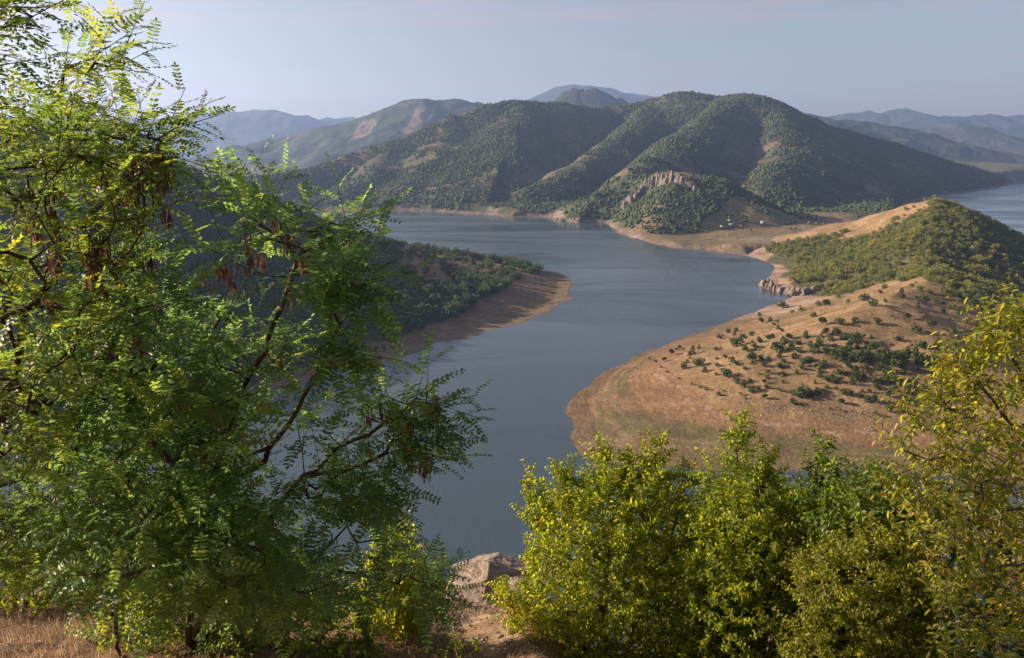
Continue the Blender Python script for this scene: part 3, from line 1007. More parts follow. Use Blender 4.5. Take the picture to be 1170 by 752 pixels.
# drop what faces away behind the crest
crest_d, _ = line_d(xx, yy, R_MAIN)
behind = np.array([False] * n)
cy = np.interp(xx / yy, [p[0] / p[1] for p in R_MAIN], [p[1] for p in R_MAIN])
keep &= yy < cy + 120
pts = np.stack([xx, yy, zz], 1)[keep]
hts = r.uniform(2.8, 6.6, len(pts)) * r.choice([1, 1, 1, 1.5], len(pts)) * (0.85 + 0.3 * fbm(pts[:, 0], pts[:, 1], 120, 2, 3))
scatter_mass('woodland', pts, hts, [blob(s, 1, 0.2) for s in (1, 2, 3, 4, 5)], M_FOREST, 'dense green scrub woodland clothing the big mountain across the lake', 'woodland', 3,
             tint=np.clip(0.22 + 0.16 * r.random(len(pts)) + 0.22 * fbm(pts[:, 0], pts[:, 1], 90, 4, 14), 0, 1))

# ---- oak scrub on the right hump
r = np.random.default_rng(33)
n = 42000
ax = r.uniform((860 - CX) / F, right.a1, n)
yy = np.sqrt(r.uniform(470 ** 2, 1150 ** 2, n))
xx = ax * yy
zz = right.z(xx, yy)
fd = forest_r(xx, yy)
dn = 0.62 * sstep(-5, 6, fd) + 0.35 * fbm(xx, yy, 26, 3, 311)
keep = (zz > 4.5) & (r.random(n) < dn) & (fd > -8)
PF = np.stack([xx, yy, zz], 1)[keep]
HF = np.clip(r.lognormal(1.36, 0.38, len(PF)), 1.8, 9.0)
# thin out overlaps
order = r.permutation(len(PF))
cell = {}
ok = []
for i in order:
    k = (int(PF[i, 0] // 4.4), int(PF[i, 1] // 4.4))
    if k not in cell:
        cell[k] = 1
        ok.append(i)
PF, HF = PF[ok], HF[ok]
edge = np.abs(forest_r(PF[:, 0], PF[:, 1]))
near_key = PF[:, 1] + 2.0 * edge + r.uniform(0, 60, len(PF))
single = np.zeros(len(PF), bool)
single[np.argsort(near_key)[:120]] = True
oak_protos = [leaf_cloud(np.random.default_rng(500 + i), 110, 0.17) for i in range(5)]
lit = 0.28 + 0.42 * r.random(len(PF)) + 0.10 * fbm(PF[:, 0], PF[:, 1], 60, 2, 8)  # leaf tint of each oak: random, shifted by broad noise
scatter_mass('woodland', PF[~single], HF[~single] * 0.72, oak_protos, M_WOOD, 'low oak woodland covering the hump of the right peninsula', 'woodland', 5, tint=lit[~single])
oak_meshes = [tree_mesh('oak_shrub', 520 + i, 190, 0.15, 'round', M_WOOD) for i in range(6)]
right_edge = 'shrubs along the edge of the oak wood on the right hump'
for i in np.where(single)[0]:
    o = obj('oak_shrub', oak_meshes[r.integers(0, 6)], 'rounded green shrub at the lower edge of the right hump wood', 'shrub', right_edge, loc=tuple(PF[i] - (0, 0, 0.15)))
    o.rotation_euler = (0, 0, r.random() * 6.28)
    s = HF[i] * 0.72
    o.scale = (s, s, s * r.uniform(0.85, 1.15))

# ---- junipers dotted on the dry slope, placed one by one
r = np.random.default_rng(35)
jun = [tree_mesh('juniper', 600 + i, 300, 0.125, 'cone', M_JUNIPER, 0.5, 0.05) for i in range(2)]
jun += [tree_mesh('juniper', 610 + i, 260, 0.15, 'round', M_JUNIPER, 0.4, 0.05) for i in range(4)]
JP = [(637, 0)] and []
spots = {
    'belt': [(x, y) for x, y in [(822, 388), (832, 381), (843, 377), (848, 388), (858, 384), (868, 392), (876, 388), (885, 372), (884, 397), (893, 392), (902, 388), (905, 399), (912, 404), (921, 386), (925, 396), (932, 402), (938, 395),
             (940, 371), (942, 384), (948, 390), (952, 398), (955, 405), (958, 381), (961, 372), (966, 388), (969, 399), (977, 370), (978, 391), (985, 404), (880, 368), (870, 369), (887, 368), (840, 396), (851, 401), (860, 407), (890, 408)]],
    'clump': [(x, y) for x, y in [(944, 404), (952, 411), (962, 408), (971, 404), (975, 413), (980, 398), (983, 417), (991, 412), (997, 402), (1002, 410), (1008, 414), (1014, 405), (1017, 412), (1023, 418), (1029, 413), (1037, 404),
              (1046, 410), (1050, 417), (1058, 412), (1062, 416), (989, 422), (1004, 424), (1013, 427), (1025, 424), (1033, 428), (970, 421), (978, 426)]],
    'low': [(x, y) for x, y in [(781, 422), (790, 405), (817, 402), (828, 410), (830, 431), (836, 414), (859, 413), (878, 427), (887, 403), (893, 422), (895, 415), (905, 410), (911, 427), (918, 419), (926, 413), (931, 438), (933, 422), (936, 431), (941, 419),
            (946, 437), (955, 437), (972, 433), (979, 434), (985, 433), (1000, 438), (1003, 444), (1009, 437), (1018, 436), (1028, 440), (1035, 449), (1058, 440), (1057, 446), (866, 445), (915, 452), (926, 455), (943, 449), (963, 452), (983, 455), (998, 459), (1016, 455),
            (962, 463), (1022, 447), (1074, 433), (1088, 441), (1080, 420), (1096, 430), (1042, 462), (1030, 470), (905, 462), (822, 453), (842, 438), (806, 425)]],
    'lip': [(735, 407), (766, 405), (789, 387), (797, 419), (820, 378), (808, 382), (832, 373), (846, 362), (760, 412), (775, 399), (843, 369), (868, 362)],
    'crest': [(942, 351), (894, 352), (968, 346), (987, 345), (1005, 335), (1013, 322), (1009, 330), (1020, 316), (1036, 365), (1025, 390), (1053, 398), (1070, 398), (1090, 400), (1101, 399), (1056, 345), (1050, 352), (1078, 358), (1012, 345),
              (1003, 372), (1046, 380), (995, 350), (1030, 340), (930, 362), (1064, 375), (1088, 385), (1105, 388)],
}
labels_j = {
    'belt': ('small dark juniper in the scattered belt across the upper dry slope', 'junipers scattered across the upper dry slope', (1.6, 3.1)),
    'clump': ('bushy dark juniper in the dense dark clump on the middle of the slope', 'junipers of the dense clump on the slope', (1.7, 3.3)),
    'low': ('dark juniper standing on the lower slope above the stony mud edge', 'junipers on the lower slope above the mud flat', (1.5, 2.9)),
    'lip': ('tiny dark juniper at the lake side rim of the dry slope', 'junipers on the lake side rim', (1.3, 2.4)),
    'crest': ('solitary juniper near the bare crest below the right hump', 'junipers near the bare crest', (1.6, 3.0)),
}


def on_land(land, px, py, it=40):
    """where the sight line through a pixel meets a land form"""
    u, dy, dz = ray(px, py)
    D = np.geomspace(math.exp(land.l0) * 1.01, math.exp(land.l1) * 0.99, 4000)
    z = H + dz / dy * D
    g = land.z(u / dy * D, D)
    hit = np.where(g > z)[0]
    if not len(hit):
        return None
    k = hit[0]
    return (u / dy * D[k], D[k], g[k])


extra_j = []
while len(extra_j) < 125:                       # the small ones between the larger bushes
    px, py = r.uniform(770, 1090), r.uniform(372, 462)
    if py > np.interp(px, [770, 870, 1090], [420, 455, 470]) or py < np.interp(px, [770, 850, 930, 1090], [402, 372, 372, 400]):
        continue
    extra_j.append((px, py))
labels_j['small belt'] = ('knee high young juniper among larger ones on the upper dry slope', 'young junipers on the upper dry slope', (0.8, 1.9))
labels_j['small low'] = ('knee high young juniper among larger ones on the lower dry slope', 'young junipers on the lower dry slope', (0.8, 1.9))
spots['small belt'] = [p for p in extra_j if p[1] < 410]
spots['small low'] = [p for p in extra_j if p[1] >= 410]
for key, lst in spots.items():
    lab, grp, hr = labels_j[key]
    for (px, py) in lst:
        p = on_land(right, px + r.uniform(-1.5, 1.5), py + r.uniform(-1, 1))
        if p is None or p[2] < 2:
            continue
        o = obj('juniper', jun[r.integers(0, len(jun))], lab, 'juniper', grp, loc=(p[0], p[1], p[2] - 0.08))
        s = r.uniform(*hr) * 1.15
        s *= r.choice([0.8, 1.0, 1.1, 1.3])
        w = s * r.uniform(0.9, 1.5)
        o.scale = (w, w, s)
        o.rotation_euler = (0, 0, r.random() * 6.28)
big = on_land(right, 1016, 471)
if big:
    o = obj('juniper', jun[5], 'tallest rounded grey green juniper at the foot of the dry slope', 'juniper', loc=big)
    o.scale = (2.5, 2.5, 3.1)
# yellow green shrubs along the edge of the mud flat
shr = [tree_mesh('low_shrub', 640 + i, 150, 0.17, 'round', M_WOOD, 0.3, 0.05) for i in range(3)]
for (px, py) in [(742, 411), (748, 414), (755, 421), (762, 426), (775, 433), (790, 440), (800, 443), (806, 446), (826, 447), (846, 452), (852, 456), (835, 390), (826, 385), (838, 384), (890, 447), (934, 446), (938, 450), (867, 428), (1000, 475), (960, 470), (948, 468)]:
    p = on_land(right, px, py)
    if p:
        o = obj('low_shrub', shr[r.integers(0, 3)], 'low olive green shrub lining the upper edge of the red mud flat', 'shrub', 'shrubs along the mud flat edge', loc=(p[0], p[1], p[2] - 0.1))
        s = r.uniform(0.9, 1.7)
        o.scale = (s * 1.2, s * 1.2, s)
        o.rotation_euler = (0, 0, r.random() * 6.28)
# larger shrubs where the wood meets the tan crest
for (px, py) in [(1000, 318), (1016, 316), (1030, 322), (1041, 328), (1050, 333), (1047, 341), (1060, 338), (1068, 345), (1078, 350), (1088, 354), (1096, 362), (1084, 366), (1104, 370), (1094, 378), (1110, 380), (1118, 392), (985, 330), (972, 336), (958, 341), (945, 345), (935, 350), (915, 356), (905, 358)]:
    p = on_land(right, px, py)
    if p:
        o = obj('oak_shrub', oak_meshes[r.integers(0, 6)], 'leafy shrub on the line where the hump wood meets the tan crest', 'shrub', 'shrubs where the wood meets the tan crest', loc=(p[0], p[1], p[2] - 0.2))
        s = r.uniform(1.6, 3.6)
        o.scale = (s * 1.1, s * 1.1, s)
        o.rotation_euler = (0, 0, r.random() * 6.28)
# tufts and dwarf scrub too many to count
n = 5000
ax = r.uniform((690 - CX) / F, (1250 - CX) / F, n)
yy = np.sqrt(r.uniform(360 ** 2, 760 ** 2, n))
tz = right.z(ax * yy, yy)
k_ = (tz > 8) & (forest_r(ax * yy, yy) < 0) & (r.random(n) < 0.35 + 0.9 * fbm(ax * yy, yy, 40, 3, 97))
tp_ = np.stack([ax * yy, yy, tz], 1)[k_]
scatter_mass('undergrowth', tp_, r.uniform(0.25, 0.75, len(tp_)) * r.choice([1, 1, 1.6], len(tp_)), [blob(s, 1, 0.3) for s in (31, 32, 33)], M_WOOD, 'dwarf scrub and tufts speckling the dry tan slope', 'undergrowth', 19, tint=0.2 + 0.6 * r.random(len(tp_)))
# three shrubs on the bare top of the hump
for (px, py, s, lab) in [(1035, 241, 3.4, 'low dark bush on the bare tan top of the hump, beside a smaller one'), (1044, 238, 2.5, 'smaller of two dark bushes on the bare tan top of the hump'),
                         (1026, 252, 3.4, 'upright dark tree at the lower edge of the bare tan top')]:
    p = on_land(right, px, py)
    if p:
        o = obj('oak_shrub', oak_meshes[1], lab, 'shrub', loc=p)
        o.scale = (s, s, s * 1.1)
# pale stones along the mud flat edge
r = np.random.default_rng(36)
sp = []
while len(sp) < 420:
    px, py = r.uniform(715, 1010), 0
    py = np.interp(px, [715, 760, 800, 830, 870, 940, 1010], [412, 432, 447, 456, 471, 480, 486]) + r.normal(0, 4)
    p = W(px, py, 6)
    z = right.z(p[0], p[1])
    sp.append((p[0], p[1], float(z)))
sp = np.array(sp)
scatter_mass('rubble', sp, r.uniform(0.25, 0.95, len(sp)) * r.uniform(0.5, 1.2, len(sp)), [blob(s, 1, 0.25) for s in (21, 22)], mat_noise('pale_stone', (0.24, 0.18, 0.15), (0.42, 0.35, 0.30), 0.5),
             'pale stones strewn along the top of the red mud flat', 'stones', 9, zsc=(0.4, 0.7), sink=0.2)

# ---- trees of the left peninsula
r = np.random.default_rng(37)
n = 60000
ax = r.uniform(left.a0, left.a1, n)
yy = np.sqrt(r.uniform(300 ** 2, 1050 ** 2, n))
xx = ax * yy
zz = left.z(xx, yy)
bd = bare_l(xx, yy)
be = beach_l(xx, yy)
dn = np.where(bd > 2, 0.06, 0.66) + 0.5 * fbm(xx, yy, 40, 3, 411) * np.where(bd > 2, 0.42, 0.9)
far_side = sstep(880, 930, yy)
keep = (zz > 3.2) & (be < 1) & (r.random(n) < dn)
PLT = np.stack([xx, yy, zz], 1)[keep]
cell = {}
ok = []
for i in r.permutation(len(PLT)):
    k = (int(PLT[i, 0] // 7.4), int(PLT[i, 1] // 7.4))
    if k not in cell:
        cell[k] = 1
        ok.append(i)
PLT = PLT[ok]
HL = r.uniform(4.5, 12.0, len(PLT))
HL = np.where(bare_l(PLT[:, 0], PLT[:, 1]) > 4, HL * 0.8, HL)
u_ = PLT[:, 0] / PLT[:, 1] * F + CX
inview = (u_ > 395) & (PLT[:, 1] < 960)
score = np.where(inview, -u_ + 40 * np.minimum(np.abs(beach_l(PLT[:, 0], PLT[:, 1])), 30) / 30 - 60 * (bare_l(PLT[:, 0], PLT[:, 1]) > 4), 1e6)
single = np.zeros(len(PLT), bool)
single[np.argsort(score)[:240]] = True
single &= inview
wood_protos = [leaf_cloud(np.random.default_rng(700 + i), 150, 0.15) for i in range(5)]
tl = -0.05 + 0.45 * r.random(len(PLT))
scatter_mass('woodland', PLT[~single], HL[~single] * 0.66, wood_protos, M_WOOD_DEEP, 'dense dark green woodland on the flank of the left peninsula', 'woodland', 15, tint=tl[~single])
lt = [tree_mesh('broadleaf_tree', 720 + i, 240, 0.135, 'round', M_WOOD_DEEP, 0.8, 0.07) for i in range(6)]
for i in np.where(single)[0]:
    b_ = bare_l(PLT[i, 0], PLT[i, 1])
    if b_ > 2:
        lab, grp = 'dark round tree standing apart on the tan clearing of the left peninsula', 'trees on the tan clearing'
    elif beach_l(PLT[i, 0], PLT[i, 1]) > -14:
        lab, grp = 'leafy tree of the row directly above the brown beach', 'trees along the top of the brown beach'
    elif PLT[i, 1] > 800:
        lab, grp = 'dark tree on the far rim of the left peninsula against the water', 'trees along the far rim of the left peninsula'
    else:
        lab, grp = 'leafy tree in the open wood between the clearing and the beach', 'trees between the clearing and the beach'
    o = obj('broadleaf_tree', lt[r.integers(0, 6)], lab, 'tree', grp, loc=tuple(PLT[i] - (0, 0, 0.1)))
    s = HL[i] * 0.66
    o.scale = (s, s, s * r.uniform(0.8, 1.1))
    o.rotation_euler = (0, 0, r.random() * 6.28)

# ------------------------------------------------------------------ cliffs
def crag(name, spine, label, width, hts, seed, n=26, mat=M_ROCK, lean=0.0, land=None):
    """a broken rock wall: tall, tapering, jagged ribs that grow out of one another along a line"""
    r = np.random.default_rng(seed)
    V0, F0 = ico(3)
    Vs, Fs = [], []
    off = 0
    P = np.array(spine, float)
    seg = np.r_[0, np.cumsum(np.hypot(*np.diff(P[:, :2], axis=0).T))]
    for i in range(n):
        t = (i + r.uniform(-0.3, 0.3)) / (n - 1) * seg[-1]
        t = np.clip(t, 0, seg[-1])
        c = np.array([np.interp(t, seg, P[:, k]) for k in range(3)])
        c[:2] += r.normal(0, width * 0.25, 2)
        hh = np.interp(t / seg[-1], np.linspace(0, 1, len(hts)), hts) * r.uniform(0.7, 1.25)
        w = width * r.uniform(0.55, 1.2)
        V = V0.copy()
        q = np.array([mnoise.noise(Vector(v * 1.7 + c * 0.37)) + 0.6 * mnoise.noise(Vector(v * 4.1 + c)) for v in V0])
        V = V * (1 + 0.42 * q)[:, None]
        V = cut_rock(V, r, 16, 0.45, 0.85)
        V[:, 0] *= w * (1 - 0.30 * V[:, 2].clip(0, 1))
        V[:, 1] *= w * 0.9 * (1 - 0.30 * V[:, 2].clip(0, 1))
        V[:, 2] *= hh
        a = r.random() * 6.28
        x = V[:, 0] * math.cos(a) - V[:, 1] * math.sin(a)
        y = V[:, 0] * math.sin(a) + V[:, 1] * math.cos(a)
        V = np.stack([x + lean * V[:, 2], y, V[:, 2]], 1) + c
        if land is not None:
            g0 = land.z(c[0], c[1])
            V[:, 2] += max(float(g0), 0) - c[2]
        Vs.append(V)
        Fs.append(F0 + off)
        off += len(V)
    return obj(name, mesh_np(name, np.vstack(Vs), np.vstack(Fs), mats=[mat]), label, 'cliff')


crag('rock_cliff', [on_land(mountain, *q) for q in [(712, 238), (719, 231), (727, 225), (735, 218), (744, 212), (754, 209), (765, 208), (776, 209), (786, 212), (796, 217)]],
     'grey pink rock wall with pinnacles near the top of the knoll across the lake', 9.5, [11, 16, 20, 24, 25, 20, 23, 19, 14, 8], 81, 50, land=mountain)
crag('rock_cliff', [W(876, 325, 1), W(879, 329, 1), W(886, 331, 1), W(896, 333.5, 1), W(906, 336, 1), W(916, 335, 3), W(928, 331, 5), W(938, 327, 8)],
     'pale broken shore cliff at the foot of the right hump', 6.5, [9, 10, 8.5, 8, 8, 8, 7, 5], 82, 30, land=right)
crag('rock_cliff', [W(637, 250, 1), W(650, 252, 1), W(662, 254, 1), W(674, 253.5, 1)], 'low pale shore rock band left of the knoll', 7.0, [4, 5, 5, 4], 83, 14, land=mountain)

# ------------------------------------------------------------------ hamlet on the low shore
def box(x0, x1, y0, y1, z0, z1):
    V = [(x0, y0, z0), (x1, y0, z0), (x1, y1, z0), (x0, y1, z0), (x0, y0, z1), (x1, y0, z1), (x1, y1, z1), (x0, y1, z1)]
    Fq = [(3, 2, 1, 0), (4, 5, 6, 7), (0, 1, 5, 4), (1, 2, 6, 5), (2, 3, 7, 6), (3, 0, 4, 7)]
    return np.array(V, float), np.array(Fq)


M_WALL = mat_noise('house_plaster', (0.34, 0.31, 0.28), (0.46, 0.43, 0.39), 0.6)
M_TILE = mat_noise('roof_tile', (0.20, 0.085, 0.055), (0.28, 0.12, 0.08), 1.5)
M_SHEET = mat_noise('pale_roof_sheet', (0.20, 0.19, 0.18), (0.32, 0.30, 0.29), 0.8)
M_DARK = mat_noise('window_dark', (0.02, 0.022, 0.025), (0.04, 0.042, 0.045), 2.0, rough=0.2)


def house(px, py, w, d, h, rz, roof, label):
    p = on_land(mountain, px, py)
    if p is None:
        return
    e = bpy.data.objects.new('house', None)
    COL.objects.link(e)
    e.location = (p[0], p[1], p[2] - 0.3)
    e.rotation_euler = (0, 0, rz)
    e.scale = (0.62, 0.62, 0.62)
    tag(e, label, 'house', 'houses of the hamlet on the far shore')
    V, Fq = box(-w / 2, w / 2, -d / 2, d / 2, 0, h)
    obj('wall', mesh_np('wall', V, Fq, mats=[M_WALL]), parent=e)
    o_ = 0.5
    rv = np.array([(-w / 2 - o_, -d / 2 - o_, h + 0.01), (w / 2 + o_, -d / 2 - o_, h + 0.01), (w / 2 + o_, d / 2 + o_, h + 0.01), (-w / 2 - o_, d / 2 + o_, h + 0.01), (-w / 2 - o_, 0, h + d * 0.32), (w / 2 + o_, 0, h + d * 0.32)])
    me = mesh_np('roof', rv, [np.array([(0, 1, 5, 4), (2, 3, 4, 5), (3, 2, 1, 0)]), np.array([(0, 4, 3), (1, 2, 5)])], mats=[roof])
    obj('roof', me, parent=e)
    for k in (-0.28, 0.0, 0.28):
        V, Fq = box(k * w - 0.6, k * w + 0.6, -d / 2 - 0.06, -d / 2 + 0.02, 1.0, 2.4)
        obj('window', mesh_np('window', V, Fq, mats=[M_DARK]), parent=e)


house(834, 253, 11, 8, 4, 0.5, M_SHEET, 'white house highest on the slope above the hamlet')
house(836, 258, 15, 9, 4, 0.25, M_SHEET, 'long white roofed shed by the shore track of the hamlet')
house(847, 259.5, 14, 9, 4, 0.1, M_TILE, 'red roofed house in the middle of the hamlet')
house(825, 260, 10, 7, 4, -0.2, M_SHEET, 'small pale house at the lake end of the hamlet')
house(872, 255.5, 15, 9, 5, -0.15, M_SHEET, 'bright white house alone at the field edge of the hamlet')

# ------------------------------------------------------------------ plants and rocks at the viewpoint
def stops_mat(name, stops, **k):
    return mat_leaf(name, stops, **k)


M_ROBINIA = mat_leaf('robinia_leaves', [(0.0, (0.040, 0.072, 0.022)), (0.35, (0.075, 0.120, 0.026)), (0.62, (0.125, 0.165, 0.028)), (0.86, (0.20, 0.20, 0.03)), (0.97, (0.38, 0.27, 0.035)), (1.0, (0.30, 0.15, 0.04))],
                     trans=0.56, rough=0.45, spec=0.3, spread=0.10, patch=0.5, patch_scale=0.9)
M_ROBINIA_COOL = mat_leaf('robinia_leaves_deep_green', [(0.0, (0.045, 0.095, 0.038)), (0.4, (0.088, 0.150, 0.040)), (0.7, (0.145, 0.195, 0.038)), (0.93, (0.18, 0.20, 0.035)), (1.0, (0.36, 0.26, 0.035))],
                     trans=0.62, rough=0.42, spec=0.4, spread=0.10, patch=0.55, patch_scale=1.0)
M_HORN = mat_leaf('hornbeam_leaves', [(0.0, (0.060, 0.100, 0.014)), (0.35, (0.120, 0.160, 0.018)), (0.7, (0.190, 0.215, 0.022)), (0.95, (0.27, 0.255, 0.03)), (0.995, (0.31, 0.22, 0.04)), (1.0, (0.25, 0.10, 0.04))],
                  trans=0.58, rough=0.5, spec=0.3, spread=0.2, patch=0.6, patch_scale=1.6)
M_OAKLEAF = mat_leaf('ash_leaves', [(0.0, (0.048, 0.085, 0.015)), (0.4, (0.090, 0.135, 0.018)), (0.75, (0.150, 0.180, 0.022)), (1.0, (0.21, 0.21, 0.03))],
                     trans=0.55, rough=0.42, spec=0.4, spread=0.25, patch=0.4, patch_scale=1.8)
M_BEECH = mat_leaf('reddish_leaves', [(0.0, (0.070, 0.100, 0.016)), (0.4, (0.130, 0.155, 0.020)), (0.75, (0.20, 0.200, 0.026)), (0.92, (0.28, 0.215, 0.04)), (1.0, (0.26, 0.115, 0.04))],
                   trans=0.58, rough=0.45, spec=0.35, spread=0.22, patch=0.6, patch_scale=1.9)
M_POD = mat_leaf('seed_pod', [(0.0, (0.070, 0.034, 0.022)), (0.6, (0.13, 0.060, 0.036)), (1.0, (0.20, 0.11, 0.06))], trans=0.12, rough=0.5, spec=0.3, spread=0.8)
M_GRASS = mat_leaf('dry_grass_blades', [(0.0, (0.10, 0.064, 0.042)), (0.5, (0.19, 0.125, 0.078)), (0.85, (0.30, 0.22, 0.14)), (1.0, (0.16, 0.15, 0.05))], trans=0.3, rough=0.7, spec=0.15, spread=0.75)


def blade(L, w, fold=0.12, droop=0.0):
    """one leaf along +x: two quads folded along the midrib"""
    xs = [0, 0.32, 0.74, 1.0]
    V = [(0, 0, 0), (0.3 * L, 0.5 * w, fold * w - droop * 0.09 * L), (0.72 * L, 0.42 * w, fold * w - droop * 0.5 * L), (L, 0, -droop * L),
         (0.72 * L, -0.42 * w, fold * w - droop * 0.5 * L), (0.3 * L, -0.5 * w, fold * w - droop * 0.09 * L)]
    return np.array(V), np.array([(0, 3, 2, 1), (0, 5, 4, 3)])


def pinnate(r, pairs=7, droop=0.35, vee=0.2):
    """a feather leaf of unit length along +x"""
    Vs, Fs, off = [], [], 0

    def at(s):
        return np.array([s * (1 - 0.12 * droop * s), 0.04 * math.sin(s * 3 + bend), -droop * s * s * 0.6])
    bend = r.uniform(0, 6)
    for i in range(pairs * 2 + 1):
        if i == pairs * 2:
            s, ang = 1.0, 0.0
        else:
            s = 0.16 + 0.80 * (i // 2) / (pairs - 1) + r.uniform(-0.012, 0.012)
            ang = (1 if i % 2 else -1) * math.radians(r.uniform(58, 76))
        L_ = 0.19 * (1 - 0.35 * abs(s - 0.5)) * r.uniform(0.85, 1.1)
        V, Fq = blade(L_, L_ * 0.46, 0.1, r.uniform(-0.05, 0.3))
        roll = r.normal(0, 0.25) + (vee if i % 2 else -vee)
        cr, sr = math.cos(roll), math.sin(roll)
        V = np.stack([V[:, 0], V[:, 1] * cr - V[:, 2] * sr, V[:, 1] * sr + V[:, 2] * cr], 1)
        ca, sa = math.cos(ang), math.sin(ang)
        V = np.stack([V[:, 0] * ca - V[:, 1] * sa, V[:, 0] * sa + V[:, 1] * ca, V[:, 2]], 1)
        Vs.append(V + at(s))
        Fs.append(Fq + off)
        off += len(V)
    # rachis
    prev = None
    w = 0.006
    for k in range(5):
        p = at(k / 4)
        Vs.append(np.array([p + (0, w, 0), p - (0, w, 0)]))
        if k:
            Fs.append(np.array([(off - 2, off - 1, off + 1, off)]))
        off += 2
    return np.vstack(Vs), np.vstack(Fs)


def place_many(templates, pick, O, X, Z, scale):
    """put template meshes with local x along X and local z near Z at origins O"""
    X = X / np.linalg.norm(X, axis=1)[:, None]
    Yv = np.cross(Z, X)
    Yv /= np.linalg.norm(Yv, axis=1)[:, None] + 1e-9
    Zv = np.cross(X, Yv)
    Vs, Fs, ids, off = [], [], [], 0
    for k, (tv, tf) in enumerate(templates):
        m = np.where(pick == k)[0]
        if not len(m):
            continue
        V = (tv[None, :, 0:1] * X[m][:, None] + tv[None, :, 1:2] * Yv[m][:, None] + tv[None, :, 2:3] * Zv[m][:, None]) * scale[m][:, None, None] + O[m][:, None]
        Vs.append(V.reshape(-1, 3))
        Fs.append((tf[None] + (np.arange(len(m)) * len(tv))[:, None, None] + off).reshape(-1, 4))
        ids.append(np.repeat(m, len(tv)))
        off += len(m) * len(tv)
    return np.vstack(Vs), np.vstack(Fs), np.concatenate(ids)


def grow(limbs, tips, r, step=0.16, bias=0.35, sag=0.02):
    """a branching skeleton: limbs are drawn, every tip then joins the nearest fitting point of what has grown so far"""
    P, par, pl = [], [], []

    def add(p, q):
        P.append(np.array(p, float))
        par.append(q)
        pl.append(0 if q < 0 else pl[q] + np.linalg.norm(P[-1] - P[q]))
        return len(P) - 1
    for k, limb in enumerate(limbs):
        limb = [np.array(p, float) for p in limb]
        if k == 0:
            q = add(limb[0], -1)
        else:
            A = np.array(P)
            q = int(np.argmin(np.linalg.norm(A - limb[0], axis=1)))
        for a, b in zip(limb[:-1], limb[1:]):
            n = max(1, int(np.linalg.norm(b - a) / step))
            for i in range(1, n + 1):
                q = add(a + (b - a) * i / n + r.normal(0, 0.012, 3), q)
    root = P[0]
    order = np.argsort(np.linalg.norm(tips - root, axis=1))
    cap = len(P) + len(tips) * 14
    A = np.zeros((cap, 3))
    A[:len(P)] = P
    PLn = np.zeros(cap)
    PLn[:len(P)] = pl
    n0 = len(P)
    ends = []
    for ti in order:
        t = tips[ti]
        d = np.linalg.norm(A[:n0] - t, axis=1)
        q = int(np.argmin(d + bias * PLn[:n0] * 0.35))
        a = A[q].copy()
        dist = d[q]
        n = int(min(12, max(1, round(dist / step))))
        side = r.normal(0, 0.07, 3) * dist
        # leave along the parent's own direction, then turn to the tip
        if par[q] >= 0:
            dirp = a - A[par[q]]
            dirp = dirp / (np.linalg.norm(dirp) + 1e-9) * dist * 0.33
        else:
            dirp = np.zeros(3)
        c1 = a + dirp + (t - a) * 0.12
        for i in range(1, n + 1):
            f = i / n
            p = (1 - f) ** 2 * a + 2 * f * (1 - f) * (c1 * 0.6 + (a + t) * 0.2) + f * f * t + side * math.sin(f * math.pi)
            if n0 >= cap:
                break
            A[n0] = p
            par.append(q)
            PLn[n0] = PLn[q] + np.linalg.norm(p - A[q])
            q = n0
            n0 += 1
        ends.append(q)
    A = A[:n0]
    par = np.array(par)
    cnt = np.zeros(n0)
    for e in ends:
        cnt[e] += 1
    for i in range(n0 - 1, 0, -1):
        if par[i] >= 0:
            cnt[par[i]] += cnt[i]
    return A, par, cnt, np.array(ends)


def tubes(A, par, rad, k=5):
    i = np.where(par >= 0)[0]
    p0, p1 = A[par[i]], A[i]
    r0, r1 = np.minimum(rad[par[i]], rad[i] * 1.5), rad[i]
    d = p1 - p0
    ln = np.linalg.norm(d, axis=1)[:, None] + 1e-9
    d = d / ln
    ref = np.where(np.abs(d[:, 2:3]) < 0.9, np.array([[0, 0, 1.0]]), np.array([[1.0, 0, 0]]))
    u = np.cross(d, ref)
    u /= np.linalg.norm(u, axis=1)[:, None]
    v = np.cross(d, u)
    p0 = p0 - d * (0.35 * r0)[:, None]
    p1 = p1 + d * (0.35 * r1)[:, None]
    an = np.arange(k) * 2 * math.pi / k
    ring = u[:, None] * np.cos(an)[None, :, None] + v[:, None] * np.sin(an)[None, :, None]
    V = np.concatenate([p0[:, None] + ring * r0[:, None, None], p1[:, None] + ring * r1[:, None, None]], 1)
    base = (np.arange(len(i)) * 2 * k)[:, None, None]
    f = np.array([(j, (j + 1) % k, k + (j + 1) % k, k + j) for j in range(k)])
    return V.reshape(-1, 3), (f[None] + base).reshape(-1, 4)


def crown_tips(polys, r, inset=0.0):
    """tip points of a crown whose outline is known: (outline, count, distance, half depth)"""
    out = []
    for (poly, n, D, th) in polys:
        Pp = np.array(poly, float)
        lo, hi = Pp.min(0), Pp.max(0)
        got = []
        while len(got) < n:
            x = r.uniform(lo[0], hi[0], n * 2)
            y = r.uniform(lo[1], hi[1], n * 2)
            sd = poly_sd(x, y, Pp)
            for a, b, s in zip(x, y, sd):
                if s > (inset if n > 60 else 0) and len(got) < n:
                    d = D + r.uniform(-1, 1) * th * math.sqrt(min(1, (s + 6) / 70.0))
                    got.append(PD(a, b, d))
        out.append(np.array(got))
    return np.vstack(out)


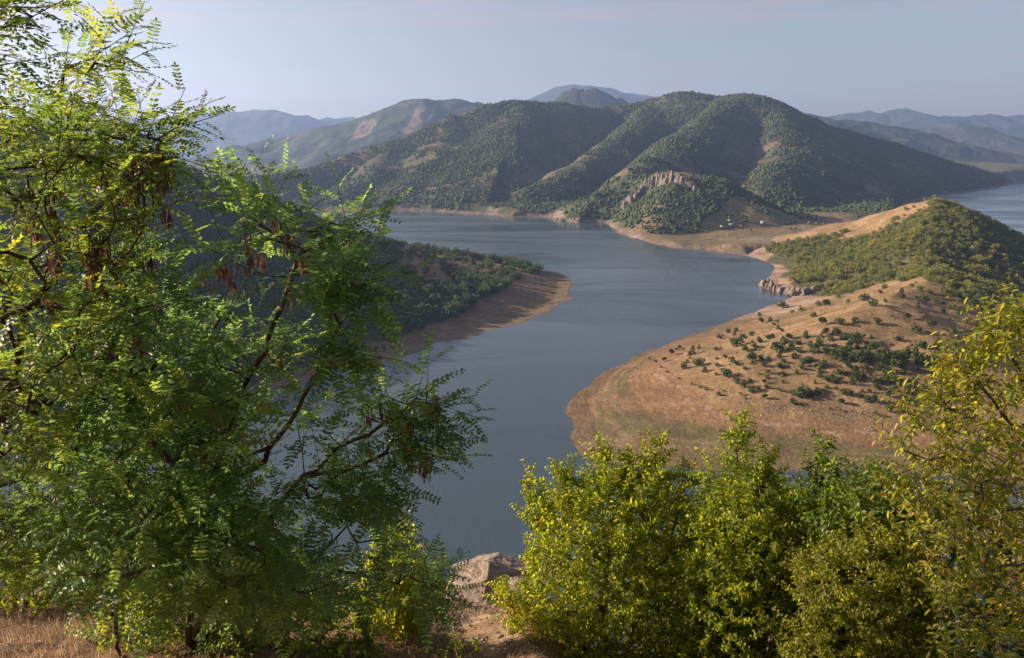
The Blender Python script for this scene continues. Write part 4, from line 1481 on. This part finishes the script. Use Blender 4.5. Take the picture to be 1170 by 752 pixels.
def plant(name, label, cat, base, limbs, tips, leafkind, mat, bark, r, n_leaf=(6, 9), shoot=0.36, leaf=(0.2, 0.3), r_tip=0.0035, r_exp=0.46, group=None, up=0.2, bare=0.0, tint0=0.0, tint_sp=0.55,
          templates=None, step=0.16, rmax=0.2, pods=0):
    e = bpy.data.objects.new(name, None)
    COL.objects.link(e)
    e.location = base
    tag(e, label, cat, group)
    A, par, cnt, ends = grow(limbs, tips, r, step)
    rad = np.minimum(r_tip * np.maximum(cnt, 1) ** r_exp, rmax)
    B = np.array(base, float)
    thick = rad > r_tip * 9
    O, X, Z, Sx = [], [], [], []
    tw_p, tw_q, tw_r = [], [], []
    for en in ends:
        p = A[en]
        d0 = p - A[par[en]]
        d0 = d0 / (np.linalg.norm(d0) + 1e-9)
        d = d0 + r.normal(0, 0.28, 3) + np.array([0, 0, up])
        d /= np.linalg.norm(d)
        L_ = shoot * r.uniform(0.6, 1.25)
        if r.random() < bare:
            k = int(n_leaf[0] * 0.3)
        else:
            k = r.integers(*n_leaf)
        side = np.cross(d, (0, 0, 1.0))
        side /= np.linalg.norm(side) + 1e-9
        upv = np.cross(side, d)
        tw_p.append(p)
        tw_q.append(p + d * L_)
        ph = r.random() * 6.28
        for j in range(k):
            f = (j + 0.6) / k
            o = p + d * L_ * (f * 1.25 - 0.25)
            if leafkind == 'pinnate':
                a = ph + j * 2.4
                out = side * math.cos(a) + upv * math.sin(a) * 0.6
                x = d * (0.35 + 0.55 * f) + out * 0.9 + np.array([0, 0, -0.12 + 0.25 * f])
                z = np.array([0, 0, 1.0]) + r.normal(0, 0.25, 3)
            else:
                a = ph + j * 2.4
                out = side * math.cos(a) + upv * math.sin(a)
                x = d * 0.55 + out + np.array([0, 0, -0.25])
                z = np.array([0, 0, 0.8]) + d * 0.4 + r.normal(0, 0.5, 3)
            O.append(o)
            X.append(x)
            Z.append(z)
            Sx.append(r.uniform(*leaf) * (0.75 + 0.25 * math.sin(min(1, f * 1.3) * math.pi)))
    O, X, Z, Sx = map(np.array, (O, X, Z, Sx))
    pick = r.integers(0, len(templates), len(O))
    V, Fq, ids = place_many(templates, pick, O, X, Z, Sx)
    tint = tint0 + tint_sp * r.random(len(O)) ** 1.4
    cr = obj('crown', mesh_np('crown', V - B, Fq, attrs={'tint': tint[ids]}, mats=[mat]), parent=e)
    # trunk with its main limbs, then the fine branches with the thin shoots at their ends
    pp = np.where(thick, par, -1)
    if (pp >= 0).any():
        V, Fq = tubes(A, pp, rad, 7)
        obj('trunk', mesh_np('trunk', V - B, Fq, smooth=True, mats=[bark]), parent=e)
    V1, F1 = tubes(A, np.where(thick, -1, par), rad, 4)
    n = len(tw_p)
    V2, F2 = tubes(np.vstack([np.array(tw_p), np.array(tw_q)]), np.r_[np.full(n, -1), np.arange(n)], np.r_[np.full(n, r_tip), np.full(n, r_tip * 0.5)], 4)
    obj('branches', mesh_np('branches', np.vstack([V1, V2]) - B, np.vstack([F1, F2 + len(V1)]), mats=[bark]), parent=e)
    return e, A, ends


def pod_cluster(tree, p, r, n=9):
    Vs, Fs, off = [], [], 0
    for i in range(n):
        V, Fq = blade(r.uniform(0.06, 0.095), 0.014, 0.1, 0.1)
        a = r.random() * 6.28
        V = np.stack([V[:, 1] * math.cos(a) + V[:, 2] * math.sin(a), V[:, 1] * math.sin(a) - V[:, 2] * math.cos(a), -V[:, 0]], 1)
        V = V + np.array([r.normal(0, 0.02), r.normal(0, 0.02), r.uniform(-0.11, 0.0)])
        Vs.append(V)
        Fs.append(Fq + off)
        off += len(V)
    # the thread they hang from
    Vs.append(np.array([(-0.002, 0, 0.07), (0.002, 0, 0.07), (0.002, 0, -0.12), (-0.002, 0, -0.12)]))
    Fs.append(np.array([(off, off + 1, off + 2, off + 3)]))
    me = mesh_np('seed_pods', np.vstack(Vs), np.vstack(Fs), attrs={'tint': np.zeros(off + 4)}, mats=[M_POD])
    obj('seed_pods', me, parent=tree, loc=tuple(np.array(p) - np.array(tree.location)))


def gz(x, y):
    return float(h_near(np.array([float(x)]), np.array([float(y)]))[0])


def gp(px, D):
    x = (px - CX) / F * D
    for _ in range(6):
        sl = (gz(x, D) - H) / D
        v = (-SP - sl * CP) / (CP - sl * SP)
        x = (px - CX) / F * D / (CP - v * SP)
    return (x, D, gz(x, D))


r = np.random.default_rng(41)
T_PIN = [pinnate(r, int(r.integers(6, 9)), r.uniform(0.1, 0.6), r.uniform(0.05, 0.35)) for _ in range(8)]
T_LEAF = [blade(1.0, r.uniform(0.5, 0.66), 0.16, r.uniform(-0.1, 0.35)) for _ in range(6)]
T_LONG = [blade(1.0, r.uniform(0.34, 0.44), 0.25, r.uniform(0.1, 0.6)) for _ in range(6)]

K_NEAR = 0.84


def PDK(px, py, D):
    return PD(px, py, D * K_NEAR)


def crown_tips_near(polys, r, inset=0.0):
    return crown_tips([(p, n, D * K_NEAR, th * K_NEAR) for (p, n, D, th) in polys], r, inset)


# ---- robinia whose stems stand left of the path
r = np.random.default_rng(42)
b1 = gp(228, 6.5)
tips = crown_tips_near([
    ([(40, 350), (110, 275), (180, 270), (215, 300), (245, 340), (310, 345), (365, 350), (378, 400), (350, 430), (318, 480), (325, 540), (355, 600), (410, 635), (470, 645), (500, 672), (480, 705), (380, 720), (300, 715), (200, 715), (110, 700), (50, 660), (20, 600), (40, 470)], 320, 6.4, 1.7),
    ([(60, 560), (200, 520), (310, 540), (350, 610), (450, 650), (490, 690), (430, 725), (250, 730), (90, 700)], 110, 6.2, 1.0),
    ([(190, 262), (240, 235), (290, 222), (352, 258), (400, 290), (398, 340), (320, 335), (250, 315)], 24, 6.4, 0.9),
    ([(335, 480), (385, 500), (440, 570), (445, 640), (400, 640), (350, 590)], 30, 6.2, 0.7),
    ([(100, 360), (230, 350), (345, 355), (365, 400), (330, 430), (320, 500), (340, 580), (400, 640), (440, 690), (300, 720), (160, 700), (60, 640), (60, 450)], 105, 5.7, 0.8),
    ([(340, 262), (366, 256), (398, 245), (404, 254), (385, 268), (352, 275)], 10, 6.3, 0.3),
    ([(370, 320), (410, 318), (424, 338), (418, 350), (375, 352)], 16, 5.2, 0.3),
    ([(375, 360), (402, 372), (404, 404), (375, 420)], 14, 5.3, 0.3),
    ([(415, 452), (450, 437), (475, 440), (505, 440), (516, 455), (504, 468), (478, 480), (440, 482), (410, 474)], 16, 5.8, 0.35),
    ([(400, 510), (460, 495), (490, 500), (498, 520), (470, 535), (420, 545)], 16, 5.9, 0.4),
    ([(395, 560), (440, 555), (455, 565), (430, 585)], 8, 5.8, 0.3),
    ([(430, 640), (478, 645), (508, 668), (490, 692), (450, 700), (420, 680)], 16, 6.6, 0.4),
    ([(280, 205), (292, 208), (310, 218), (300, 240), (282, 240)], 8, 6.6, 0.2),
], r, 38)
limbs = [[b1, PDK(238, 640, 7.1), PDK(222, 560, 6.7), PDK(212, 500, 6.6), PDK(200, 430, 6.5)],
         [gp(215, 6.4), PDK(215, 660, 7.4), PDK(170, 560, 7.0), PDK(150, 440, 6.9), PDK(190, 330, 6.8)],
         [PDK(238, 640, 7.1), PDK(300, 600, 6.4), PDK(345, 545, 6.1), PDK(400, 505, 6.0), PDK(440, 485, 5.9), PDK(470, 462, 5.8)],
         [PDK(222, 560, 6.7), PDK(262, 480, 6.3), PDK(300, 400, 6.3), PDK(340, 300, 6.3), PDK(365, 268, 6.3)],
         [PDK(238, 640, 7.1), PDK(330, 650, 6.6), PDK(400, 655, 6.6), PDK(455, 668, 6.6)],
         [PDK(222, 560, 6.7), PDK(300, 530, 5.8), PDK(350, 450, 5.4), PDK(385, 370, 5.2)],
         [PDK(345, 545, 6.1), PDK(420, 530, 5.95), PDK(470, 515, 5.9)]]
rob1, A, ends = plant('robinia_tree', 'feathery leaved robinia with dark lower boughs and branches reaching out over the water', 'tree', b1, limbs, tips, 'pinnate', M_ROBINIA_COOL, M_BARK, r,
                      n_leaf=(5, 9), shoot=0.30, leaf=(0.20, 0.33), templates=T_PIN, tint0=-0.08, tint_sp=0.5, r_tip=0.0036, r_exp=0.47, up=0.1)
pod_at = [(200, 205 + 60), (235, 330), (250, 340), (345, 290), (352, 300), (300, 280), (285, 300), (372, 300), (492, 470), (500, 478), (486, 462), (428, 485), (180, 300), (160, 330), (320, 330), (150, 290), (110, 300), (510, 462), (478, 478), (268, 335)]
for (px, py) in pod_at:
    c = np.array(PDK(px, py, 5.9 if px < 400 else 5.75))
    near_ = np.argsort(np.linalg.norm(A[ends] - c, axis=1))[:14]
    for q in A[ends[r.choice(near_, 3, replace=False)]]:
        pod_cluster(rob1, q + r.normal(0, 0.06, 3) + np.array([0, 0, -0.04]), r, int(r.integers(9, 17)))

# ---- taller robinia leaning in from the left
r = np.random.default_rng(43)
b2 = gp(-190, 5.6)
tips = crown_tips_near([
    ([(-200, 160), (-120, 60), (-40, 40), (20, 95), (58, 82), (75, 70), (95, 66), (138, 62), (140, 78), (100, 100), (150, 112), (178, 118), (222, 120), (235, 150), (240, 176), (214, 192), (206, 230), (180, 262), (170, 330), (130, 400), (90, 480), (30, 560), (-60, 640),
      (-220, 520), (-260, 300)], 195, 5.9, 1.5),
    ([(-100, 300), (60, 230), (190, 210), (200, 260), (150, 400), (60, 520), (-80, 600)], 90, 5.4, 0.8),
    ([(-120, 540), (40, 540), (110, 590), (90, 640), (20, 655), (-100, 660)], 70, 6.0, 0.8),
    ([(0, 180), (60, 100), (130, 120), (215, 130), (225, 170), (190, 215), (100, 230), (0, 260)], 62, 5.6, 0.6),
    ([(-60, 10), (10, 2), (30, 8), (44, 14), (20, 40), (30, 60), (-10, 80), (-80, 90)], 26, 4.9, 0.4),
    ([(68, 78), (110, 60), (140, 58), (146, 76), (112, 92), (70, 96)], 12, 5.6, 0.3),
], r, 24)
limbs = [[b2, PDK(-150, 640, 6.3), PDK(-60, 575, 6.0), PDK(20, 548, 5.8), PDK(70, 500, 5.7), PDK(110, 440, 5.6), PDK(150, 330, 5.7)],
         [PDK(-150, 640, 6.3), PDK(-60, 520, 5.7), PDK(0, 490, 5.5), PDK(55, 462, 5.4), PDK(112, 422, 5.4), PDK(140, 400, 5.4)],
         [PDK(-150, 640, 6.3), PDK(-140, 420, 6.0), PDK(-60, 250, 5.8), PDK(0, 170, 5.7), PDK(70, 110, 5.7)],
         [PDK(-60, 250, 5.8), PDK(-60, 120, 5.2), PDK(-10, 40, 4.9)],
         [PDK(0, 490, 5.5), PDK(30, 360, 5.7), PDK(110, 240, 5.8), PDK(170, 180, 5.8)],
         [PDK(-60, 575, 6.0), PDK(-20, 600, 5.6), PDK(40, 580, 5.5)]]
rob2, A, ends = plant('robinia_tree', 'taller robinia leaning in from the side with sunlit upper sprays against the sky', 'tree', b2, limbs, tips, 'pinnate', M_ROBINIA, M_BARK, r,
                      n_leaf=(5, 9), shoot=0.30, leaf=(0.17, 0.29), templates=T_PIN, tint0=0.12, tint_sp=0.6, r_tip=0.0036, r_exp=0.47, up=0.15)
pod_at = [(195, 190), (188, 205), (200, 215), (60, 265), (75, 280), (48, 250), (20, 245), (90, 300), (110, 275), (130, 250), (150, 230), (176, 225), (205, 200), (36, 290), (120, 310), (64, 300), (140, 280), (185, 215)]
for (px, py) in pod_at:
    c = np.array(PDK(px, py, 5.3))
    near_ = np.argsort(np.linalg.norm(A[ends] - c, axis=1))[:14]
    for q in A[ends[r.choice(near_, 3, replace=False)]]:
        pod_cluster(rob2, q + r.normal(0, 0.06, 3) + np.array([0, 0, -0.04]), r, int(r.integers(9, 17)))

# ---- young stem beside the robinia
r = np.random.default_rng(44)
b3 = gp(136, 6.3)
tips = crown_tips_near([([(30, 560), (110, 520), (190, 560), (230, 610), (225, 660), (170, 680), (110, 690), (50, 680), (10, 640)], 70, 6.4, 0.8)], r)
plant('robinia_sapling', 'thin robinia sapling with a bare lower stem in the dry grass', 'sapling', b3, [[b3, PDK(128, 690, 6.6), PDK(118, 640, 6.5), PDK(122, 590, 6.4)]], tips, 'pinnate', M_ROBINIA, M_BARK, r,
      n_leaf=(4, 8), shoot=0.28, leaf=(0.18, 0.28), templates=T_PIN, tint0=0.0, tint_sp=0.5, r_tip=0.003)

# ---- hornbeams and other small trees right of the path
def right_tree(seed, name, label, basepx, D, polys, mat, limbs_px, kind='simple', tmpl=None, leaf=(0.042, 0.066), n_leaf=(16, 25), shoot=0.26, tint0=0.0, tint_sp=0.6, bark=None, r_tip=0.0028, cat='tree', up=0.45):
    r = np.random.default_rng(seed)
    base = gp(basepx, D)
    tips = crown_tips(polys, r, 9)
    limbs = [[base] + [PD(*p) for p in limbs_px[0]]] + [[PD(*p) for p in l] for l in limbs_px[1:]]
    return plant(name, label, cat, base, limbs, tips, kind, mat, bark or M_BARK_GREY, r, n_leaf=n_leaf, shoot=shoot, leaf=leaf, templates=tmpl or T_LEAF, tint0=tint0, tint_sp=tint_sp, r_tip=r_tip, up=up, step=0.12)


right_tree(51, 'hornbeam_tree', 'yellow green hornbeam with several pointed tops beside the boulder', 690, 8.3, [
    ([(588, 690), (594, 650), (600, 610), (606, 585), (618, 560), (640, 555), (652, 556), (665, 545), (690, 535), (720, 530), (742, 528), (765, 535), (785, 555), (800, 600), (800, 780), (590, 790), (580, 730)], 1900, 8.2, 1.1),
    ([(600, 590), (602, 552), (612, 548), (622, 570), (620, 600)], 34, 8.1, 0.3),
    ([(640, 570), (636, 540), (650, 536), (660, 560), (655, 580)], 34, 8.1, 0.3),
    ([(676, 560), (684, 520), (690, 492), (694, 520), (700, 560)], 26, 8.2, 0.2),
    ([(704, 560), (712, 530), (719, 512), (724, 535), (726, 560)], 20, 8.2, 0.2),
    ([(728, 560), (738, 520), (748, 494), (754, 492), (760, 520), (768, 560)], 36, 8.2, 0.25),
    ([(770, 580), (780, 550), (786, 532), (792, 550), (798, 585)], 22, 8.1, 0.3),
], M_HORN, [[(688, 690, 8.3), (690, 640, 8.3), (700, 580, 8.2), (744, 525, 8.2)], [(690, 640, 8.3), (640, 600, 8.2), (610, 565, 8.1)], [(700, 580, 8.2), (690, 530, 8.2)], [(688, 690, 8.3), (760, 640, 8.2), (782, 565, 8.1)]], tint0=0.12, tint_sp=0.6)
right_tree(52, 'hornbeam_tree', 'green hornbeam with one tall slender leading shoot in front of the mud flat', 850, 7.6, [
    ([(775, 640), (790, 590), (805, 565), (830, 540), (860, 535), (890, 550), (920, 570), (955, 620), (960, 790), (770, 790)], 2000, 7.5, 1.0),
    ([(828, 560), (834, 510), (842, 476), (848, 472), (852, 505), (858, 540), (864, 560)], 44, 7.5, 0.25),
    ([(866, 560), (872, 530), (878, 515), (884, 535), (888, 560)], 20, 7.5, 0.2),
    ([(798, 590), (804, 545), (808, 528), (813, 548), (820, 590)], 26, 7.5, 0.2),
], M_HORN, [[(850, 690, 7.6), (845, 600, 7.5), (842, 490, 7.5)], [(845, 640, 7.55), (800, 590, 7.5)], [(845, 640, 7.55), (890, 590, 7.5)]], tint0=0.0, tint_sp=0.55)
right_tree(53, 'ash_tree', 'rounded dark green young tree topped by one yellowish shoot', 960, 7.2, [
    ([(905, 620), (915, 575), (940, 555), (965, 540), (1000, 535), (1030, 545), (1050, 575), (1050, 640), (1040, 700), (940, 790), (900, 720)], 1000, 7.1, 0.9),
    ([(922, 575), (928, 535), (937, 505), (944, 505), (950, 535), (956, 565)], 30, 7.2, 0.2),
], M_OAKLEAF, [[(965, 690, 7.2), (970, 620, 7.1), (985, 560, 7.1)], [(970, 640, 7.1), (940, 570, 7.15), (938, 520, 7.2)]], tint0=0.0, tint_sp=0.5, leaf=(0.05, 0.08), n_leaf=(12, 19), shoot=0.3)
right_tree(54, 'hornbeam_shrub', 'mixed green and russet shrub filling the gap below the dark green tree', 985, 6.4, [
    ([(900, 640), (950, 610), (1010, 590), (1060, 610), (1080, 680), (1080, 790), (890, 790)], 1200, 6.5, 0.9),
], M_BEECH, [[(985, 720, 6.4), (990, 660, 6.3), (1000, 610, 6.3)], [(985, 720, 6.4), (940, 680, 6.3)], [(985, 720, 6.4), (1040, 670, 6.3)]], tint0=0.0, tint_sp=0.45, leaf=(0.035, 0.055), cat='shrub')
right_tree(55, 'cherry_tree', 'reddish leaved tree with slanting branches leaning in at the edge of the view', 1215, 5.4, [
    ([(1052, 520), (1075, 470), (1095, 440), (1130, 400), (1170, 370), (1230, 360), (1330, 420), (1340, 620), (1300, 780), (1090, 790), (1060, 700), (1045, 600)], 760, 5.2, 1.0),
    ([(1030, 470), (1050, 455), (1085, 440), (1100, 470), (1080, 520), (1045, 530), (1020, 520)], 34, 5.2, 0.4),
    ([(1065, 440), (1090, 405), (1120, 400), (1130, 430), (1090, 455)], 30, 5.1, 0.35),
    ([(1110, 400), (1130, 365), (1165, 355), (1185, 370), (1160, 400), (1130, 410)], 36, 5.0, 0.4),
    ([(1015, 560), (1040, 540), (1070, 550), (1060, 580), (1030, 585)], 20, 5.2, 0.35),
], M_BEECH, [[(1205, 720, 5.4), (1170, 665, 5.2), (1140, 620, 5.1), (1110, 560, 5.1), (1080, 490, 5.2)], [(1205, 720, 5.4), (1200, 560, 5.2), (1170, 440, 5.1), (1145, 375, 5.0)], [(1140, 620, 5.1), (1060, 560, 5.2)], [(1170, 500, 5.1), (1110, 430, 5.1)],
            [(1205, 720, 5.4), (1110, 700, 5.2)]], tmpl=T_LONG, leaf=(0.05, 0.085), n_leaf=(10, 17), shoot=0.3, tint0=0.04, tint_sp=0.6, up=0.1)

right_tree(60, 'hornbeam_tree', 'yellowish green tree standing behind the russet shrub and the leaning reddish tree', 1110, 7.4, [
    ([(1010, 600), (1060, 570), (1120, 560), (1190, 580), (1240, 640), (1240, 790), (1000, 790)], 800, 7.3, 0.8),
], M_HORN, [[(1110, 720, 7.4), (1100, 640, 7.3), (1090, 580, 7.3)], [(1110, 720, 7.4), (1170, 640, 7.3)]], tint0=0.0, tint_sp=0.5)

right_tree(63, 'hornbeam_tree', 'bright yellow green hornbeam closing the gap between the pointed one and the dark green tree', 880, 9.3, [
    ([(745, 640), (775, 575), (810, 560), (870, 560), (930, 565), (990, 575), (1050, 600), (1060, 790), (745, 790)], 1300, 9.2, 0.8),
    ([(858, 580), (866, 540), (873, 522), (880, 545), (890, 580)], 22, 9.2, 0.2),
    ([(900, 580), (906, 550), (912, 536), (918, 552), (924, 580)], 18, 9.2, 0.2),
], M_HORN, [[(880, 690, 9.3), (875, 620, 9.2), (870, 560, 9.2)], [(880, 690, 9.3), (800, 620, 9.2)], [(880, 690, 9.3), (980, 630, 9.2)]], tint0=0.06, tint_sp=0.6)

# ---- low shrubs at the path
right_tree(61, 'hornbeam_shrub', 'sunlit yellowish shrub in the dry grass beneath the leaning robinia', 30, 8.8, [
    ([(-60, 620), (0, 590), (60, 585), (110, 610), (130, 660), (110, 700), (-60, 705)], 320, 8.7, 0.6),
], M_HORN, [[(30, 660, 8.8), (35, 620, 8.7)], [(30, 670, 8.8), (90, 640, 8.7)]], tint0=0.1, tint_sp=0.6, cat='shrub')
right_tree(56, 'hornbeam_shrub', 'small yellow green shrub below the robinia beside the path', 455, 7.6, [
    ([(395, 700), (415, 640), (440, 600), (455, 585), (470, 610), (480, 640), (505, 655), (512, 680), (490, 720), (450, 745), (410, 750)], 420, 7.4, 0.6),
], M_HORN, [[(452, 700, 7.5), (450, 640, 7.4)], [(452, 700, 7.5), (490, 680, 7.4)]], tint0=0.08, tint_sp=0.6, cat='shrub')
right_tree(57, 'hornbeam_shrub', 'low leafy branchlet shrub leaning over the boulder from the hornbeam', 612, 8.4, [
    ([(560, 650), (575, 660), (605, 690), (620, 740), (600, 760), (585, 720), (566, 690)], 90, 8.2, 0.35),
], M_HORN, [[(605, 730, 8.3), (585, 690, 8.2), (568, 660, 8.2)]], tint0=0.1, tint_sp=0.6, cat='shrub')
right_tree(58, 'low_weed', 'small green weed growing in the middle of the dry path', 528, 6.7, [
    ([(500, 752), (515, 730), (535, 722), (548, 735), (545, 765), (505, 770)], 34, 6.6, 0.2),
], M_OAKLEAF, [[(526, 745, 6.7)]], tint0=0.25, tint_sp=0.5, cat='weed', shoot=0.1, leaf=(0.03, 0.05), n_leaf=(6, 10))
right_tree(59, 'hornbeam_shrub', 'dark undergrowth shrub at the foot of the robinia stems', 310, 6.6, [
    ([(225, 710), (260, 660), (310, 645), (380, 665), (430, 705), (440, 790), (235, 790)], 380, 6.5, 0.5),
], M_OAKLEAF, [[(305, 730, 6.6), (300, 680, 6.5)], [(305, 730, 6.6), (370, 700, 6.5)]], tint0=-0.05, tint_sp=0.5, cat='shrub')

right_tree(62, 'hornbeam_shrub', 'bramble like dark shrub in the grass left of the robinia stems', 175, 6.9, [
    ([(95, 725), (130, 660), (170, 635), (215, 650), (235, 700), (235, 775), (120, 775)], 230, 6.8, 0.5),
], M_OAKLEAF, [[(178, 735, 6.9), (170, 690, 6.8)], [(178, 735, 6.9), (215, 700, 6.8)]], tint0=-0.05, tint_sp=0.5, cat='shrub')

# ---- boulder and stones
def rock(name, label, cat, center, size, seed, strata=0.35, sub=5, undercut=False):
    V, Fc = ico(sub)
    s = seed * 3.7
    q = np.array([0.55 * mnoise.noise(Vector(v * 1.1) + Vector((s, 0, 0))) + 0.28 * mnoise.noise(Vector(v * 2.7) + Vector((0, s, 0))) + 0.13 * mnoise.noise(Vector(v * 6.5) + Vector((0, 0, s)))
                  + 0.06 * mnoise.noise(Vector(v * 15.0)) for v in V])
    V = V * (1 + 0.55 * q)[:, None]
    V = cut_rock(V, np.random.default_rng(seed), 22, 0.5, 0.9)
    V = V * (1 + 0.05 * np.array([mnoise.noise(Vector(v * 5.0)) + 0.6 * mnoise.noise(Vector(v * 12.0)) for v in V]))[:, None]
    # bedding: ledges that step in and out with height
    lay = np.array([mnoise.noise(Vector((v[0] * 0.5 + s, v[1] * 0.5, v[2] * 7.0 + 0.8 * v[0]))) for v in V])
    V[:, :2] *= (1 + strata * 0.35 * np.sign(lay) * np.abs(lay) ** 0.5)[:, None]
    if undercut:
        led = np.array([mnoise.noise(Vector((v[0] * 0.7, v[1] * 0.7, v[2] * 9.0 + 1.5 * v[0]))) for v in V])
        V[:, :2] *= (1 + 0.10 * np.sign(led) * np.abs(led) ** 0.4)[:, None]
        V[:, :2] *= (1 - 0.55 * np.clip(-V[:, 2] - 0.10, 0, 0.7))[:, None]
    V = V * np.array(size)
    me = mesh_np(name, V, Fc, smooth=False, mats=[M_BOULDER])
    return obj(name, me, label, cat, loc=center)


c = PD(554, 666, 11.4)
b = rock('boulder', 'big layered pale brown boulder at the end of the path above the water', 'boulder', (c[0] + 0.05, c[1], c[2] - 0.05), (0.95, 0.8, 0.55), 6, sub=6, undercut=True)
b.rotation_euler = (0.1, 0.12, 0.3)
c = PD(593, 670, 11.1)
rock('boulder', 'smaller dark cornered rock between the big boulder and the hornbeam', 'boulder', c, (0.20, 0.22, 0.20), 8, sub=4)
for k, (px, py, s, lab) in enumerate([(557, 690, 0.09, 'upright pale stone just below the big boulder'), (505, 700, 0.13, 'grey stone at the shrub side of the path'), (573, 728, 0.06, 'small pale stone in the lower path'),
                                      (499, 706, 0.07, 'smaller pale stone in front of the grey stone by the shrub'), (566, 694, 0.07, 'flat dark stone beside the upright pale stone'), (582, 735, 0.10, 'reddish stone lying near the hornbeam foot')]):
    u, dy, dz = ray(px, py)
    D = np.linspace(4, 15, 800)
    zz_ = H + dz / dy * D
    gg = h_near(u / dy * D, D)
    i = np.where(gg > zz_)[0]
    if len(i):
        i = i[0]
        rock('stone', lab, 'stone', (u / dy * D[i], D[i], gg[i] + s * 0.2), (s, s * 0.8, s * 0.6 if k else s * 1.1), 11 + k, sub=3)

# ---- dry grass
r = np.random.default_rng(61)
n = 60000
gxx = np.concatenate([r.uniform(-8.5, -1.2, n // 2), r.uniform(-2.2, 1.2, n // 4), r.uniform(-8.5, 2.5, n - n // 2 - n // 4)])
gyy = np.concatenate([r.uniform(4.5, 10.5, n // 2), r.uniform(5.0, 12.8, n // 4), r.uniform(4.5, 13.0, n - n // 2 - n // 4)])
pathd = np.abs(gxx + 0.55 - 0.05 * (gyy - 6))
cl = fbm(gxx, gyy, 0.8, 3, 71)
keep = (r.random(n) < 0.55 + 0.9 * cl) & ((pathd > 0.30) | (r.random(n) < 0.18))
gxx, gyy = gxx[keep], gyy[keep]
n = len(gxx)
gzz = h_near(gxx, gyy)
hh = r.uniform(0.04, 0.20, n) * (1 + 0.5 * fbm(gxx, gyy, 0.9, 2, 72)) * np.where(gxx > -1.9, 0.6, 1.0)
az = r.random(n) * 6.28
lean = np.abs(r.normal(0, 0.85, n))
w = r.uniform(0.0014, 0.0036, n)
dx, dy_ = np.cos(az), np.sin(az)
B0 = np.stack([gxx, gyy, gzz - 0.02], 1)
sidev = np.stack([-dy_, dx, 0 * dx], 1) * w[:, None]
mid = B0 + np.stack([dx * lean * hh * 0.35, dy_ * lean * hh * 0.35, hh * 0.6], 1)
top = B0 + np.stack([dx * lean * hh, dy_ * lean * hh, hh * (1 - 0.25 * np.minimum(lean, 1.4))], 1)
V = np.stack([B0 - sidev, B0 + sidev, mid + sidev * 0.8, mid - sidev * 0.8, top + sidev * 0.15, top - sidev * 0.15], 1).reshape(-1, 3)
f = np.array([(0, 1, 2, 3), (3, 2, 4, 5)])
Fq = (f[None] + (np.arange(n) * 6)[:, None, None]).reshape(-1, 4)
obj('grass', mesh_np('grass', V, Fq, attrs={'tint': np.repeat(r.random(n) * 0.25, 6)}, mats=[M_GRASS]), 'dry tan grass on the slope around the path and below the robinia', 'grass', kind='stuff')

# ---- fallen leaves and crumbs of stone
n = 7000
lx, ly = r.uniform(-8.5, 2.0, n), r.uniform(4.6, 12.4, n)
lz = h_near(lx, ly) + 0.012
ll = [blade(1.0, 0.55, 0.25, 0.3), blade(1.0, 0.4, 0.3, 0.6)]
V, Fq, ids = place_many(ll, r.integers(0, 2, n), np.stack([lx, ly, lz], 1), np.stack([r.normal(size=n), r.normal(size=n), r.normal(0, 0.25, n)], 1), np.array([[0, 0, 1.0]]) + r.normal(0, 0.3, (n, 3)), r.uniform(0.02, 0.055, n))
obj('leaves', mesh_np('leaves', V, Fq, attrs={'tint': (r.random(n) * 0.4)[ids]}, mats=[M_GRASS]), 'dry fallen leaves littering the slope around the path', 'leaf litter', kind='stuff')
n = 700
lx, ly = r.normal(-0.5, 0.5, n), r.uniform(5.0, 12.2, n)
lp = np.stack([lx, ly, h_near(lx, ly)], 1)
scatter_mass('gravel', lp, r.uniform(0.01, 0.03, n) * r.choice([1, 1, 1, 2], n), [blob(s, 1, 0.25) for s in (41, 42)], M_BOULDER, 'loose gravel and stone crumbs on the path', 'gravel', 29, zsc=(0.5, 0.8), sink=0.2)
